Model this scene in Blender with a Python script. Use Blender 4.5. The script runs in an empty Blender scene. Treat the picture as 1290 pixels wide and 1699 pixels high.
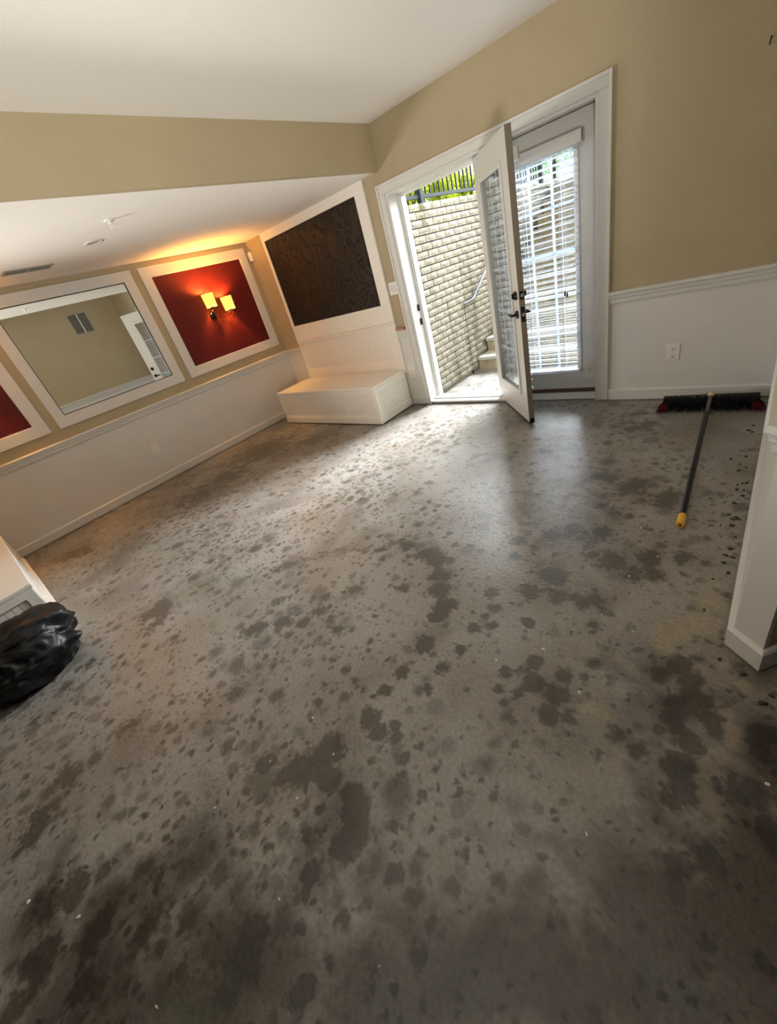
import bpy, math, random
import numpy as np
from mathutils import Vector, Matrix, noise as mnoise

random.seed(7)
SC = bpy.context.scene
COL = SC.collection

# ------------------------------------------------------------------ camera
cam_d = bpy.data.cameras.new('camera')
cam_d.sensor_fit = 'HORIZONTAL'
cam_d.sensor_width = 36.0
cam_d.lens = 663.98885 * 36.0 / 1290.0
cam_d.clip_start = 0.05
cam = bpy.data.objects.new('camera', cam_d)
COL.objects.link(cam)
cam.matrix_world = Matrix((
    (0.7492773507, -0.1558503946, 0.6436568233, 5.3219711733),
    (0.6100045955, 0.5408077899, -0.5791557026, -3.7881527544),
    (-0.2578329793, 0.8265818707, 0.5002844849, 1.4597935000),
    (0, 0, 0, 1)))
SC.camera = cam

# ------------------------------------------------------------------ world, sun, lights, exposure
world = bpy.data.worlds.new('overcast_sky')
SC.world = world
world.use_nodes = True
wn = world.node_tree
wn.nodes['Background'].inputs['Color'].default_value = (0.86, 0.93, 1.0, 1)
wn.nodes['Background'].inputs['Strength'].default_value = 0.7

sun_d = bpy.data.lights.new('hazy_sun', 'SUN')
sun_d.energy = 26.0
sun_d.angle = math.radians(50)
sun_d.color = (0.88, 0.94, 1.0)
sun = bpy.data.objects.new('hazy_sun', sun_d)
COL.objects.link(sun)
# light travels towards -y (into the doorway), down, and a little towards -x
sun.rotation_euler = Vector((0.02, -0.89, -0.43)).to_track_quat('-Z', 'Y').to_euler()

rear_fill_d = bpy.data.lights.new('added_rear_fill', 'AREA')  # added fill aimed up at the ceiling, no real fixture behind it
rear_fill_d.shape = 'RECTANGLE'; rear_fill_d.size = 0.8; rear_fill_d.size_y = 0.8
rear_fill_d.energy = 22.5
rear_fill_d.spread = math.radians(78)
rear_fill_d.color = (1.0, 0.97, 0.92)
rear_fill = bpy.data.objects.new('added_rear_fill', rear_fill_d)
COL.objects.link(rear_fill)
rear_fill.location = (6.25, -5.1, 0.25)
rear_fill.rotation_euler = Vector((-2.7, 2.4, 2.4)).to_track_quat('-Z', 'Y').to_euler()

alc_d = bpy.data.lights.new('added_alcove_fill', 'AREA')  # added fill from the west side, stands for no real fitting
alc_d.shape = 'RECTANGLE'; alc_d.size = 0.9; alc_d.size_y = 0.5
alc_d.energy = 10.0
alc_d.spread = math.radians(84)
alc_d.color = (1.0, 0.97, 0.92)
alc = bpy.data.objects.new('added_alcove_fill', alc_d)
COL.objects.link(alc)
alc.location = (0.45, -4.30, 1.25)
alc.rotation_euler = Vector((0.72, 0.68, 0.16)).to_track_quat('-Z', 'Y').to_euler()

SC.view_settings.view_transform = 'Standard'
SC.view_settings.look = 'None'
SC.view_settings.gamma = 1.0
SC.view_settings.use_curve_mapping = False
SC.view_settings.exposure = 1.1
try:
    SC.cycles.use_denoising = True
    SC.cycles.max_bounces = 10
    SC.cycles.diffuse_bounces = 6
    SC.cycles.transparent_max_bounces = 24
    SC.cycles.caustics_reflective = False
    SC.cycles.caustics_refractive = False
    SC.cycles.sample_clamp_indirect = 6.0
except Exception:
    pass

# ------------------------------------------------------------------ materials
def mat(name, color, rough=0.6, metal=0.0, bump=None, var=None, spec=0.5, coat=0.0):
    """principled material; bump=(scale, strength), var=(scale, amount) colour mottling"""
    m = bpy.data.materials.new(name); m.use_nodes = True
    nt = m.node_tree; b = nt.nodes['Principled BSDF']
    b.inputs['Base Color'].default_value = (*color, 1)
    b.inputs['Roughness'].default_value = rough
    b.inputs['Metallic'].default_value = metal
    b.inputs['Specular IOR Level'].default_value = spec
    b.inputs['Coat Weight'].default_value = coat
    tc = nt.nodes.new('ShaderNodeNewGeometry')
    if bump:
        n = nt.nodes.new('ShaderNodeTexNoise'); n.inputs['Scale'].default_value = bump[0]
        n.inputs['Detail'].default_value = 4
        bp = nt.nodes.new('ShaderNodeBump'); bp.inputs['Strength'].default_value = bump[1]
        bp.inputs['Distance'].default_value = 0.01
        nt.links.new(tc.outputs['Position'], n.inputs['Vector'])
        nt.links.new(n.outputs['Fac'], bp.inputs['Height'])
        nt.links.new(bp.outputs['Normal'], b.inputs['Normal'])
    if var:
        n = nt.nodes.new('ShaderNodeTexNoise'); n.inputs['Scale'].default_value = var[0]
        n.inputs['Detail'].default_value = 5
        nt.links.new(tc.outputs['Position'], n.inputs['Vector'])
        r = nt.nodes.new('ShaderNodeMapRange')
        r.inputs['From Min'].default_value = 0.3; r.inputs['From Max'].default_value = 0.7
        r.inputs['To Min'].default_value = 1 - var[1]; r.inputs['To Max'].default_value = 1 + var[1]
        nt.links.new(n.outputs['Fac'], r.inputs['Value'])
        mx = nt.nodes.new('ShaderNodeVectorMath'); mx.operation = 'SCALE'
        mx.inputs[0].default_value = color
        nt.links.new(r.outputs['Result'], mx.inputs['Scale'])
        nt.links.new(mx.outputs['Vector'], b.inputs['Base Color'])
    return m

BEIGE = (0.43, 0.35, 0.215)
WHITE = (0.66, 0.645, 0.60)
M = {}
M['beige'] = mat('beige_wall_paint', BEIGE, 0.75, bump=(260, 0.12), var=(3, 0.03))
M['rear'] = mat('bounce_darkened_rear_wall', (0.10, 0.075, 0.05), 0.7)  # unseen rear walls, colour darkened to weaken bounce onto the near floor
M['white'] = mat('white_trim_paint', WHITE, 0.4, bump=(60, 0.03))
M['wainscot'] = mat('white_wall_paint', (0.68, 0.66, 0.615), 0.6, bump=(260, 0.1), var=(3, 0.03))
M['ceiling'] = mat('white_ceiling_paint', (0.84, 0.81, 0.75), 0.85, bump=(200, 0.1))
M['bench'] = mat('cream_bench_paint', (0.83, 0.78, 0.69), 0.4, bump=(60, 0.03))
M['red'] = mat('dark_red_paint', (0.095, 0.0045, 0.005), 0.6, spec=0.3, bump=(250, 0.12))
M['doorwhite'] = mat('white_door_paint', (0.62, 0.60, 0.555), 0.4)
M['plastic'] = mat('white_plastic', (0.78, 0.76, 0.70), 0.35)
M['dark_plastic'] = mat('dark_slot', (0.02, 0.02, 0.02), 0.5)
M['edge'] = mat('taupe_door_edge', (0.20, 0.165, 0.12), 0.55)
M['bronze'] = mat('dark_bronze', (0.012, 0.010, 0.009), 0.35, 0.6)
M['steel'] = mat('brushed_steel', (0.45, 0.44, 0.42), 0.35, 1.0)
M['thread'] = mat('dark_threaded_steel', (0.16, 0.15, 0.14), 0.4, 0.8)
M['galv'] = mat('galvanised_pipe', (0.20, 0.20, 0.23), 0.5, 0.3)
M['brownstrip'] = mat('brown_weatherstrip', (0.10, 0.055, 0.03), 0.6)
M['black'] = mat('black_plastic_matt', (0.005, 0.005, 0.006), 0.6, spec=0.15)
M['blackpole'] = mat('black_gloss_pole', (0.004, 0.004, 0.006), 0.25, spec=0.3)
M['yellow'] = mat('yellow_plastic', (0.72, 0.40, 0.03), 0.4)
M['knob'] = mat('beige_plastic', (0.62, 0.50, 0.30), 0.4)
M['bristle'] = mat('dark_red_bristle', (0.085, 0.006, 0.012), 0.7, spec=0.1)
M['bristledark'] = mat('black_bristle', (0.006, 0.004, 0.005), 0.8, spec=0.1)
M['rawwood'] = mat('raw_wood', (0.42, 0.22, 0.13), 0.7, var=(40, 0.25))
M['ventgrey'] = mat('vent_enamel', (0.36, 0.33, 0.27), 0.5)
M['ventdark'] = mat('vent_shadow_gap', (0.05, 0.045, 0.04), 0.8)
M['conc'] = mat('pale_concrete', (0.25, 0.23, 0.20), 0.85, bump=(60, 0.3), var=(9, 0.35))
M['riser'] = mat('mossy_concrete_riser', (0.34, 0.29, 0.19), 0.9, bump=(60, 0.4), var=(9, 0.3))
M['tread'] = mat('pale_concrete_tread', (0.46, 0.435, 0.39), 0.85, bump=(60, 0.2), var=(8, 0.15))
M['mortar'] = mat('grey_mortar', (0.24, 0.22, 0.18), 0.95, bump=(120, 0.4))
M['fence'] = mat('black_iron', (0.022, 0.030, 0.034), 0.7, 0.0, spec=0.15)
M['copper'] = mat('lit_copper_bronze', (0.16, 0.075, 0.045), 0.3, 0.9)
M['bark'] = mat('bark', (0.10, 0.07, 0.045), 0.9, bump=(30, 0.8))
M['soil'] = mat('grass_ground', (0.16, 0.20, 0.04), 0.95, var=(8, 0.4))
M['chip'] = mat('pale_debris', (0.72, 0.68, 0.60), 0.7)
M['clod'] = mat('dark_debris', (0.055, 0.042, 0.028), 0.9)
M['deadleaf'] = mat('dead_leaf', (0.22, 0.15, 0.09), 0.8)


def leaf_mat(name, color):
    m = bpy.data.materials.new(name); m.use_nodes = True
    nt = m.node_tree; nt.nodes.clear()
    out = nt.nodes.new('ShaderNodeOutputMaterial')
    d = nt.nodes.new('ShaderNodeBsdfDiffuse'); t = nt.nodes.new('ShaderNodeBsdfTranslucent')
    mx = nt.nodes.new('ShaderNodeMixShader'); mx.inputs['Fac'].default_value = 0.45
    g = nt.nodes.new('ShaderNodeNewGeometry')
    n = nt.nodes.new('ShaderNodeTexNoise'); n.inputs['Scale'].default_value = 9
    nt.links.new(g.outputs['Position'], n.inputs['Vector'])
    cr = nt.nodes.new('ShaderNodeValToRGB')
    cr.color_ramp.elements[0].position = 0.3; cr.color_ramp.elements[1].position = 0.7
    cr.color_ramp.elements[0].color = (*[c * 0.6 for c in color], 1)
    cr.color_ramp.elements[1].color = (*[min(1, c * 1.35) for c in color], 1)
    nt.links.new(n.outputs['Fac'], cr.inputs['Fac'])
    for s in (d, t):
        nt.links.new(cr.outputs['Color'], s.inputs['Color'])
    nt.links.new(d.outputs[0], mx.inputs[1]); nt.links.new(t.outputs[0], mx.inputs[2])
    nt.links.new(mx.outputs[0], out.inputs['Surface'])
    return m


M['leaf_yellow'] = leaf_mat('yellow_green_leaf', (0.40, 0.46, 0.03))
M['leaf_green'] = leaf_mat('mid_green_leaf', (0.13, 0.26, 0.07))
M['leaf_blue'] = leaf_mat('pale_green_leaf', (0.22, 0.38, 0.20))


def glass_mat():
    m = bpy.data.materials.new('window_glass'); m.use_nodes = True
    nt = m.node_tree; nt.nodes.clear()
    out = nt.nodes.new('ShaderNodeOutputMaterial')
    tr = nt.nodes.new('ShaderNodeBsdfTransparent'); tr.inputs['Color'].default_value = (0.95, 0.96, 0.96, 1)
    gl = nt.nodes.new('ShaderNodeBsdfGlossy'); gl.inputs['Roughness'].default_value = 0.01
    fr = nt.nodes.new('ShaderNodeFresnel')
    mx = nt.nodes.new('ShaderNodeMixShader')
    g = nt.nodes.new('ShaderNodeNewGeometry')
    n = nt.nodes.new('ShaderNodeTexNoise'); n.inputs['Scale'].default_value = 2.2
    n.inputs['Detail'].default_value = 1
    bp = nt.nodes.new('ShaderNodeBump'); bp.inputs['Strength'].default_value = 0.25
    bp.inputs['Distance'].default_value = 0.01
    nt.links.new(g.outputs['Position'], n.inputs['Vector'])
    nt.links.new(n.outputs['Fac'], bp.inputs['Height'])
    nt.links.new(bp.outputs['Normal'], gl.inputs['Normal'])
    # one reflection per sheet: the sheet's back side only transmits
    fr.inputs['IOR'].default_value = 2.0
    inv = nt.nodes.new('ShaderNodeMath'); inv.operation = 'SUBTRACT'; inv.inputs[0].default_value = 1.0
    mu = nt.nodes.new('ShaderNodeMath'); mu.operation = 'MULTIPLY'
    nt.links.new(g.outputs['Backfacing'], inv.inputs[1])
    nt.links.new(fr.outputs[0], mu.inputs[0]); nt.links.new(inv.outputs[0], mu.inputs[1])
    nt.links.new(mu.outputs[0], mx.inputs['Fac'])
    nt.links.new(tr.outputs[0], mx.inputs[1]); nt.links.new(gl.outputs[0], mx.inputs[2])
    nt.links.new(mx.outputs[0], out.inputs['Surface'])
    return m



def translucent(name, color, f):
    m = mat(name, color, 0.4)
    nt = m.node_tree; b = nt.nodes['Principled BSDF']; out = [n for n in nt.nodes if n.type == 'OUTPUT_MATERIAL'][0]
    t = nt.nodes.new('ShaderNodeBsdfTranslucent'); t.inputs['Color'].default_value = (*color, 1)
    mx = nt.nodes.new('ShaderNodeMixShader'); mx.inputs['Fac'].default_value = f
    nt.links.new(b.outputs[0], mx.inputs[1]); nt.links.new(t.outputs[0], mx.inputs[2])
    nt.links.new(mx.outputs[0], out.inputs['Surface'])
    return m


M['vinyl'] = translucent('white_blind_vinyl', (0.72, 0.75, 0.81), 0.16)
M['grille'] = translucent('white_grille_bar', (0.74, 0.79, 0.87), 0.22)
M['glass'] = glass_mat()
M['mirror'] = mat('mirror_silver', (0.90, 0.92, 0.90), 0.0, 1.0)
M['bag'] = mat('black_bag_plastic', (0.004, 0.004, 0.0045), 0.45, bump=(20, 0.18), spec=0.4)


def shade_mat():
    m = mat('lit_lamp_shade', (0.75, 0.5, 0.2), 0.6)
    b = m.node_tree.nodes['Principled BSDF']
    b.inputs['Emission Color'].default_value = (1.0, 0.60, 0.07, 1)
    b.inputs['Emission Strength'].default_value = 0.80
    return m


M['shade'] = shade_mat()
M['shade_band'] = mat('lit_shade_band', (0.8, 0.55, 0.3), 0.5)
_b = M['shade_band'].node_tree.nodes['Principled BSDF']
_b.inputs['Emission Color'].default_value = (1.0, 0.50, 0.12, 1); _b.inputs['Emission Strength'].default_value = 0.7


def brown_panel_mat():
    m = mat('embossed_brown_panel', (0.022, 0.014, 0.008), 0.45, spec=0.28)
    nt = m.node_tree; b = nt.nodes['Principled BSDF']; L = nt.links.new
    g = nt.nodes.new('ShaderNodeNewGeometry')
    mp = nt.nodes.new('ShaderNodeMapping'); mp.inputs['Rotation'].default_value = (0, math.radians(25), 0)
    mp.inputs['Scale'].default_value = (5.5, 1, 2.0)
    n = nt.nodes.new('ShaderNodeTexNoise'); n.inputs['Scale'].default_value = 1.1
    n.inputs['Detail'].default_value = 1.5; n.inputs['Distortion'].default_value = 1.2
    w = nt.nodes.new('ShaderNodeMath'); w.operation = 'PINGPONG'; w.inputs[1].default_value = 0.075
    r = nt.nodes.new('ShaderNodeMapRange'); r.interpolation_type = 'SMOOTHSTEP'
    r.inputs['From Min'].default_value = 0.0; r.inputs['From Max'].default_value = 0.022
    bp = nt.nodes.new('ShaderNodeBump'); bp.inputs['Strength'].default_value = 1.0; bp.inputs['Distance'].default_value = 0.012
    L(g.outputs['Position'], mp.inputs['Vector']); L(mp.outputs[0], n.inputs['Vector'])
    L(n.outputs['Fac'], w.inputs[0]); L(w.outputs[0], r.inputs['Value']); L(r.outputs[0], bp.inputs['Height'])
    L(bp.outputs['Normal'], b.inputs['Normal'])
    return m


M['brown'] = brown_panel_mat()


def brick_mat():
    m = mat('cream_painted_brick', (0.31, 0.278, 0.212), 0.9)
    nt = m.node_tree; b = nt.nodes['Principled BSDF']
    g = nt.nodes.new('ShaderNodeNewGeometry')
    def noise_(scale, detail=4, vec=None):
        n = nt.nodes.new('ShaderNodeTexNoise'); n.inputs['Scale'].default_value = scale
        n.inputs['Detail'].default_value = detail
        nt.links.new(vec if vec else g.outputs['Position'], n.inputs['Vector'])
        return n.outputs['Fac']
    n1 = noise_(45, 3)
    bp = nt.nodes.new('ShaderNodeBump'); bp.inputs['Strength'].default_value = 0.7; bp.inputs['Distance'].default_value = 0.012
    nt.links.new(n1, bp.inputs['Height']); nt.links.new(bp.outputs['Normal'], b.inputs['Normal'])
    # vertical run-off stains below the coping
    mp = nt.nodes.new('ShaderNodeMapping'); mp.inputs['Scale'].default_value = (1, 4.0, 0.35)
    nt.links.new(g.outputs['Position'], mp.inputs['Vector'])
    st = noise_(1.3, 5, mp.outputs[0])
    r = nt.nodes.new('ShaderNodeMapRange'); r.inputs['From Min'].default_value = 0.50; r.inputs['From Max'].default_value = 0.66
    nt.links.new(st, r.inputs['Value'])
    mx = nt.nodes.new('ShaderNodeMix'); mx.data_type = 'RGBA'
    mx.inputs['A'].default_value = (0.31, 0.278, 0.212, 1); mx.inputs['B'].default_value = (0.13, 0.118, 0.06, 1)
    nt.links.new(r.outputs[0], mx.inputs['Factor'])
    rr = nt.nodes.new('ShaderNodeMapRange'); rr.inputs['From Min'].default_value = 0.35; rr.inputs['From Max'].default_value = 0.65
    rr.inputs['To Min'].default_value = 0.82; rr.inputs['To Max'].default_value = 1.1
    nt.links.new(n1, rr.inputs['Value'])
    sc = nt.nodes.new('ShaderNodeVectorMath'); sc.operation = 'SCALE'
    nt.links.new(mx.outputs['Result'], sc.inputs[0]); nt.links.new(rr.outputs[0], sc.inputs['Scale'])
    nt.links.new(sc.outputs[0], b.inputs['Base Color'])
    return m


M['brick'] = brick_mat()


def floor_mat():
    m = bpy.data.materials.new('bare_spotted_concrete'); m.use_nodes = True
    nt = m.node_tree; b = nt.nodes['Principled BSDF']; L = nt.links.new
    g = nt.nodes.new('ShaderNodeNewGeometry'); P = g.outputs['Position']
    def N(scale, detail=3, vec=None, dist=0.0):
        n = nt.nodes.new('ShaderNodeTexNoise'); n.inputs['Scale'].default_value = scale
        n.inputs['Detail'].default_value = detail; n.inputs['Distortion'].default_value = dist
        L(vec or P, n.inputs['Vector']); return n
    def math_(op, a, c=None, clamp=False):
        n = nt.nodes.new('ShaderNodeMath'); n.operation = op; n.use_clamp = clamp
        for i, v in enumerate((a, c)):
            if v is None: continue
            if isinstance(v, (int, float)): n.inputs[i].default_value = v
            else: L(v, n.inputs[i])
        return n.outputs[0]
    def rng(v, a, c, lo=0.0, hi=1.0):
        n = nt.nodes.new('ShaderNodeMapRange'); n.interpolation_type = 'SMOOTHSTEP'
        n.inputs['From Min'].default_value = a; n.inputs['From Max'].default_value = c
        n.inputs['To Min'].default_value = lo; n.inputs['To Max'].default_value = hi
        L(v, n.inputs['Value']); return n.outputs[0]
    def mix(f, a, c):
        n = nt.nodes.new('ShaderNodeMix'); n.data_type = 'RGBA'
        L(f, n.inputs['Factor'])
        for k, v in (('A', a), ('B', c)):
            if isinstance(v, tuple): n.inputs[k].default_value = (*v, 1)
            else: L(v, n.inputs[k])
        return n.outputs['Result']
    # edge-wobble: shift lookup position by noise
    wob = N(22, 3); wv = nt.nodes.new('ShaderNodeVectorMath'); wv.operation = 'MULTIPLY_ADD'
    L(wob.outputs['Color'], wv.inputs[0]); wv.inputs[1].default_value = (0.055, 0.055, 0); L(P, wv.inputs[2])
    wob2 = N(75, 3); wv2 = nt.nodes.new('ShaderNodeVectorMath'); wv2.operation = 'MULTIPLY_ADD'
    L(wob2.outputs['Color'], wv2.inputs[0]); wv2.inputs[1].default_value = (0.016, 0.016, 0); L(wv.outputs[0], wv2.inputs[2])
    PW = wv2.outputs[0]
    dens = N(0.9, 3).outputs['Fac']
    # three sizes of drip spots: random radius per Voronoi cell
    spots = None
    for scale, keep, rad in ((4.7, 0.66, 0.30), (7.6, 0.46, 0.33), (11.3, 0.36, 0.35), (17.0, 0.34, 0.34), (27.0, 0.35, 0.34)):
        v = nt.nodes.new('ShaderNodeTexVoronoi'); v.voronoi_dimensions = '2D'
        v.inputs['Scale'].default_value = scale; L(PW, v.inputs['Vector'])
        sp = nt.nodes.new('ShaderNodeSeparateColor'); L(v.outputs['Color'], sp.inputs[0])
        r0 = rng(math_('ADD', sp.outputs[0], math_('MULTIPLY', math_('SUBTRACT', dens, 0.5), 1.3)), keep, 1.0, 0.0, rad)
        d = math_('SUBTRACT', r0, v.outputs['Distance'])
        s = math_('MULTIPLY', rng(d, -0.09, 0.19), rng(sp.outputs[1], 0.0, 1.0, 0.45, 1.0))
        gate = math_('MULTIPLY', s, rng(r0, 0.02, 0.10))
        spots = gate if spots is None else math_('MAXIMUM', spots, gate)
    at = nt.nodes.new('ShaderNodeAttribute'); at.attribute_name = 'stain'
    big = at.outputs['Fac']
    nz = math_('ADD', math_('MULTIPLY', math_('SUBTRACT', N(10, 6).outputs['Fac'], 0.5), 1.5), math_('MULTIPLY', math_('SUBTRACT', N(42, 4).outputs['Fac'], 0.5), 0.9))
    pooled = math_('MULTIPLY', rng(math_('ADD', math_('MULTIPLY', big, 1.25), nz), 0.20, 0.58), 0.95)
    patch = rng(math_('ADD', N(1.7, 5, None, 0.6).outputs['Fac'], math_('MULTIPLY', big, 0.3)), 0.54, 0.70, 0.0, 0.42)
    wet = math_('MAXIMUM', math_('MAXIMUM', math_('MULTIPLY', spots, 0.95), pooled), patch, True)
    al = nt.nodes.new('ShaderNodeAttribute'); al.attribute_name = 'dust'
    dust = rng(math_('ADD', al.outputs['Fac'], math_('MULTIPLY', math_('SUBTRACT', N(14, 4).outputs['Fac'], 0.5), 0.5)), 0.12, 0.45, 0.0, 0.85)
    wet = math_('MULTIPLY', wet, math_('SUBTRACT', 1.0, dust))
    tone = rng(N(2.2, 4).outputs['Fac'], 0.3, 0.7)
    fine = rng(N(70, 4).outputs['Fac'], 0.25, 0.75, 0.84, 1.12)
    base = mix(tone, (0.235, 0.207, 0.168), (0.312, 0.290, 0.254))
    base = mix(dust, base, (0.33, 0.275, 0.19))
    dark = mix(rng(N(1.1, 2).outputs['Fac'], 0.4, 0.6), (0.085, 0.070, 0.052), (0.10, 0.092, 0.075))
    ad = nt.nodes.new('ShaderNodeAttribute'); ad.attribute_name = 'damp_shade'
    damp_shade = rng(math_('ADD', ad.outputs['Fac'], math_('MULTIPLY', math_('SUBTRACT', N(4.5, 6, None, 0.8).outputs['Fac'], 0.5), 1.5)), 0.10, 0.75, 0.0, 0.9)  # residue and painted shade together darken the base colour
    base = mix(damp_shade, base, mix(rng(N(3, 3).outputs['Fac'], 0.4, 0.6), (0.062, 0.048, 0.034), (0.082, 0.074, 0.060)))
    dark = mix(damp_shade, dark, (0.030, 0.023, 0.017))
    c = mix(wet, base, dark)
    green = rng(N(0.8, 2).outputs['Fac'], 0.60, 0.72, 0.0, 0.35)
    c = mix(green, c, (0.10, 0.105, 0.065))
    sc = nt.nodes.new('ShaderNodeVectorMath'); sc.operation = 'SCALE'; L(c, sc.inputs[0]); L(fine, sc.inputs['Scale'])
    L(sc.outputs[0], b.inputs['Base Color'])
    L(rng(wet, 0.0, 1.0, 0.34, 0.33), b.inputs['Roughness'])
    b.inputs['Specular IOR Level'].default_value = 0.45
    bp = nt.nodes.new('ShaderNodeBump'); bp.inputs['Strength'].default_value = 0.35; bp.inputs['Distance'].default_value = 0.004
    hh = math_('ADD', N(55, 5).outputs['Fac'], math_('MULTIPLY', wet, -0.3))
    L(hh, bp.inputs['Height']); L(bp.outputs['Normal'], b.inputs['Normal'])
    return m


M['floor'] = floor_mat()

# stains and painted foreground shade on the concrete: (x, y, radius, strength) in metres
DARK = [(3.98,-2.41,0.072,0.8),(4.08,-2.42,0.086,0.8),(4.18,-2.53,0.071,0.8),(4.24,-2.64,0.073,0.8),(4.31,-2.72,0.076,0.8),(4.32,-2.79,0.059,0.8),(3.82,-2.39,0.077,0.6),(3.7,-2.44,0.089,0.55),(3.56,-2.51,0.081,0.5),(3.44,-2.59,0.073,0.5),(3.32,-2.68,0.063,0.5),(3.21,-2.79,0.063,0.5),(3.11,-2.9,0.053,0.6),(3.42,-3.32,0.056,0.8),(3.46,-3.28,0.048,0.8),(3.55,-3.2,0.063,0.8),(3.67,-3.13,0.046,0.8),(3.71,-3.04,0.051,0.8),(3.81,-3.05,0.053,0.6),(3.9,-3.08,0.043,0.8),(3.97,-3.05,0.035,0.8),(4.36,-2.95,0.06,0.8),(4.52,-2.9,0.034,0.8),(4.5,-3.02,0.04,0.8),(4.35,-3.12,0.044,0.8),(4.49,-3.13,0.029,0.8),(4.35,-3.23,0.04,0.8),(4.37,-3.35,0.053,1),(4.44,-3.38,0.047,1),(4.5,-3.36,0.034,0.8),(4.58,-3.4,0.03,0.8),(4.32,-3.53,0.065,1),(4.31,-3.59,0.061,1),(4.26,-3.65,0.066,1),(4.23,-3.71,0.047,0.9),(4.39,-3.59,0.055,1),(4.49,-3.59,0.053,1),(4.53,-3.63,0.056,1),(4.58,-3.67,0.056,1),(4.57,-3.72,0.048,0.9),(4.12,-3.72,0.054,0.9),(3.71,-3.59,0.048,0.8),(4.8,-3.39,0.021,0.8),(4.77,-3.42,0.014,0.8),(4.7,-3.37,0.02,0.8),(4.7,-3.46,0.022,0.8),(3.68,-3.45,0.041,0.7),(3.07,-3.2,0.058,0.5),(3.05,-3.05,0.051,0.5),(4.25,-3.77,0.033,0.4),(4.41,-3.75,0.037,0.6),(4.47,-3.73,0.036,0.6),(4.67,-3.58,0.028,0.6),(4.71,-2.32,0.083,0.8),(4.65,-2.46,0.066,0.8),(4.77,-2.44,0.062,0.8),(4.68,-1.95,0.081,0.7),(4.8,-1.9,0.07,0.7),(4.91,-2.12,0.088,0.8),(4.83,-2.1,0.057,0.6),(5.05,-2.04,0.078,0.8),(5.11,-2.15,0.061,0.8),(5.02,-2.18,0.063,0.7),(5.19,-2.0,0.062,0.6),(4.94,-2.41,0.064,0.8),(4.89,-2.44,0.048,0.8),(4.83,-2.43,0.037,0.6),(4.59,-2.0,0.073,0.7),(4.43,-2.11,0.06,0.6),(4.47,-2.25,0.047,0.6),(4.49,-2.54,0.047,0.8),(4.54,-2.63,0.045,0.8),(4.53,-2.69,0.031,0.8),(4.59,-2.72,0.027,0.8),(4.52,-2.78,0.034,0.8),(4.72,-2.64,0.033,0.8),(4.96,-2.54,0.033,0.8),(4.86,-2.91,0.048,1),(4.95,-2.92,0.053,0.9),(4.93,-2.83,0.041,0.9),(4.74,-2.92,0.036,0.8),(4.79,-3.04,0.029,1),(4.75,-3.0,0.027,0.8),(4.85,-3.09,0.024,0.8),(4.94,-3.0,0.043,0.9),(5.0,-2.98,0.028,0.9),(4.82,-2.82,0.04,0.8),(4.79,-2.88,0.028,0.8),(4.82,-2.98,0.028,0.8),(5.26,-2.6,0.052,0.9),(5.31,-2.65,0.054,0.9),(5.33,-2.71,0.055,0.9),(5.3,-2.77,0.053,0.9),(5.37,-2.77,0.043,0.9),(5.39,-2.81,0.034,0.9),(5.29,-2.85,0.044,0.7),(5.34,-2.88,0.041,0.9),(5.32,-2.98,0.052,0.9),(5.34,-3.03,0.048,0.8),(5.31,-3.08,0.037,0.6),(5.47,-2.96,0.048,1),(5.45,-2.93,0.036,0.8),(5.16,-2.97,0.045,0.7),(5.21,-2.98,0.036,0.7),(5.12,-3.05,0.032,0.5),(5.01,-2.73,0.033,0.6),(5.17,-2.67,0.035,0.6),(5.17,-2.78,0.033,0.4),(5.06,-3.28,0.022,0.6),(4.84,-3.32,0.022,0.5),(4.99,-3.22,0.021,0.4),(5.5,-2.75,0.04,0.8),(5.49,-2.82,0.043,0.8),(5.52,-3.04,0.047,0.9),(5.41,-3.17,0.047,0.8),(5.35,-3.23,0.042,0.8),(4.51,-4.07,0.057,1),(4.49,-4.02,0.052,1),(4.52,-4.11,0.048,0.9),(3.85,-4.35,0.068,0.9),(4.7,-3.98,0.032,0.9),(4.7,-4.01,0.038,0.8),(4.38,-4.19,0.036,0.7),(4.19,-4.18,0.068,0.6),(4.04,-4.34,0.077,0.7),(3.84,-4.43,0.065,0.6),(4.54,-3.82,0.048,0.8),(4.44,-4.13,0.028,0.6),(4.4,-3.89,0.036,0.5),(4.83,-3.88,0.031,0.7),(4.69,-3.83,0.03,0.5),(3.96,-4.48,0.075,0.7),(4.15,-4.4,0.068,0.6),(4.01,-4.53,0.06,0.6),(4.19,-4.25,0.048,0.6),(2.59,-3.53,0.15,0.7),(2.71,-3.63,0.099,0.6),(0.7,-3.59,0.28,0.5),(1.02,-2.45,0.386,0.6),(0.8,-1.4,0.562,0.7),(1.0,-2.05,0.359,0.6),(1.41,-1.08,0.329,0.6),(3.83,-1.19,0.248,0.4),(4.7,-0.57,0.225,0.5),(4.85,-1.43,0.14,0.6),(4.66,-1.32,0.131,0.5),(5.02,-1.52,0.148,0.5),(4.23,-0.98,0.167,0.5),(3.72,-0.49,0.174,0.5),(3.34,-4.26,0.086,0.6),(3.45,-4.39,0.112,0.7),(3.36,-4.0,0.097,0.5),(2.63,-3.98,0.081,0.5)]
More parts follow.
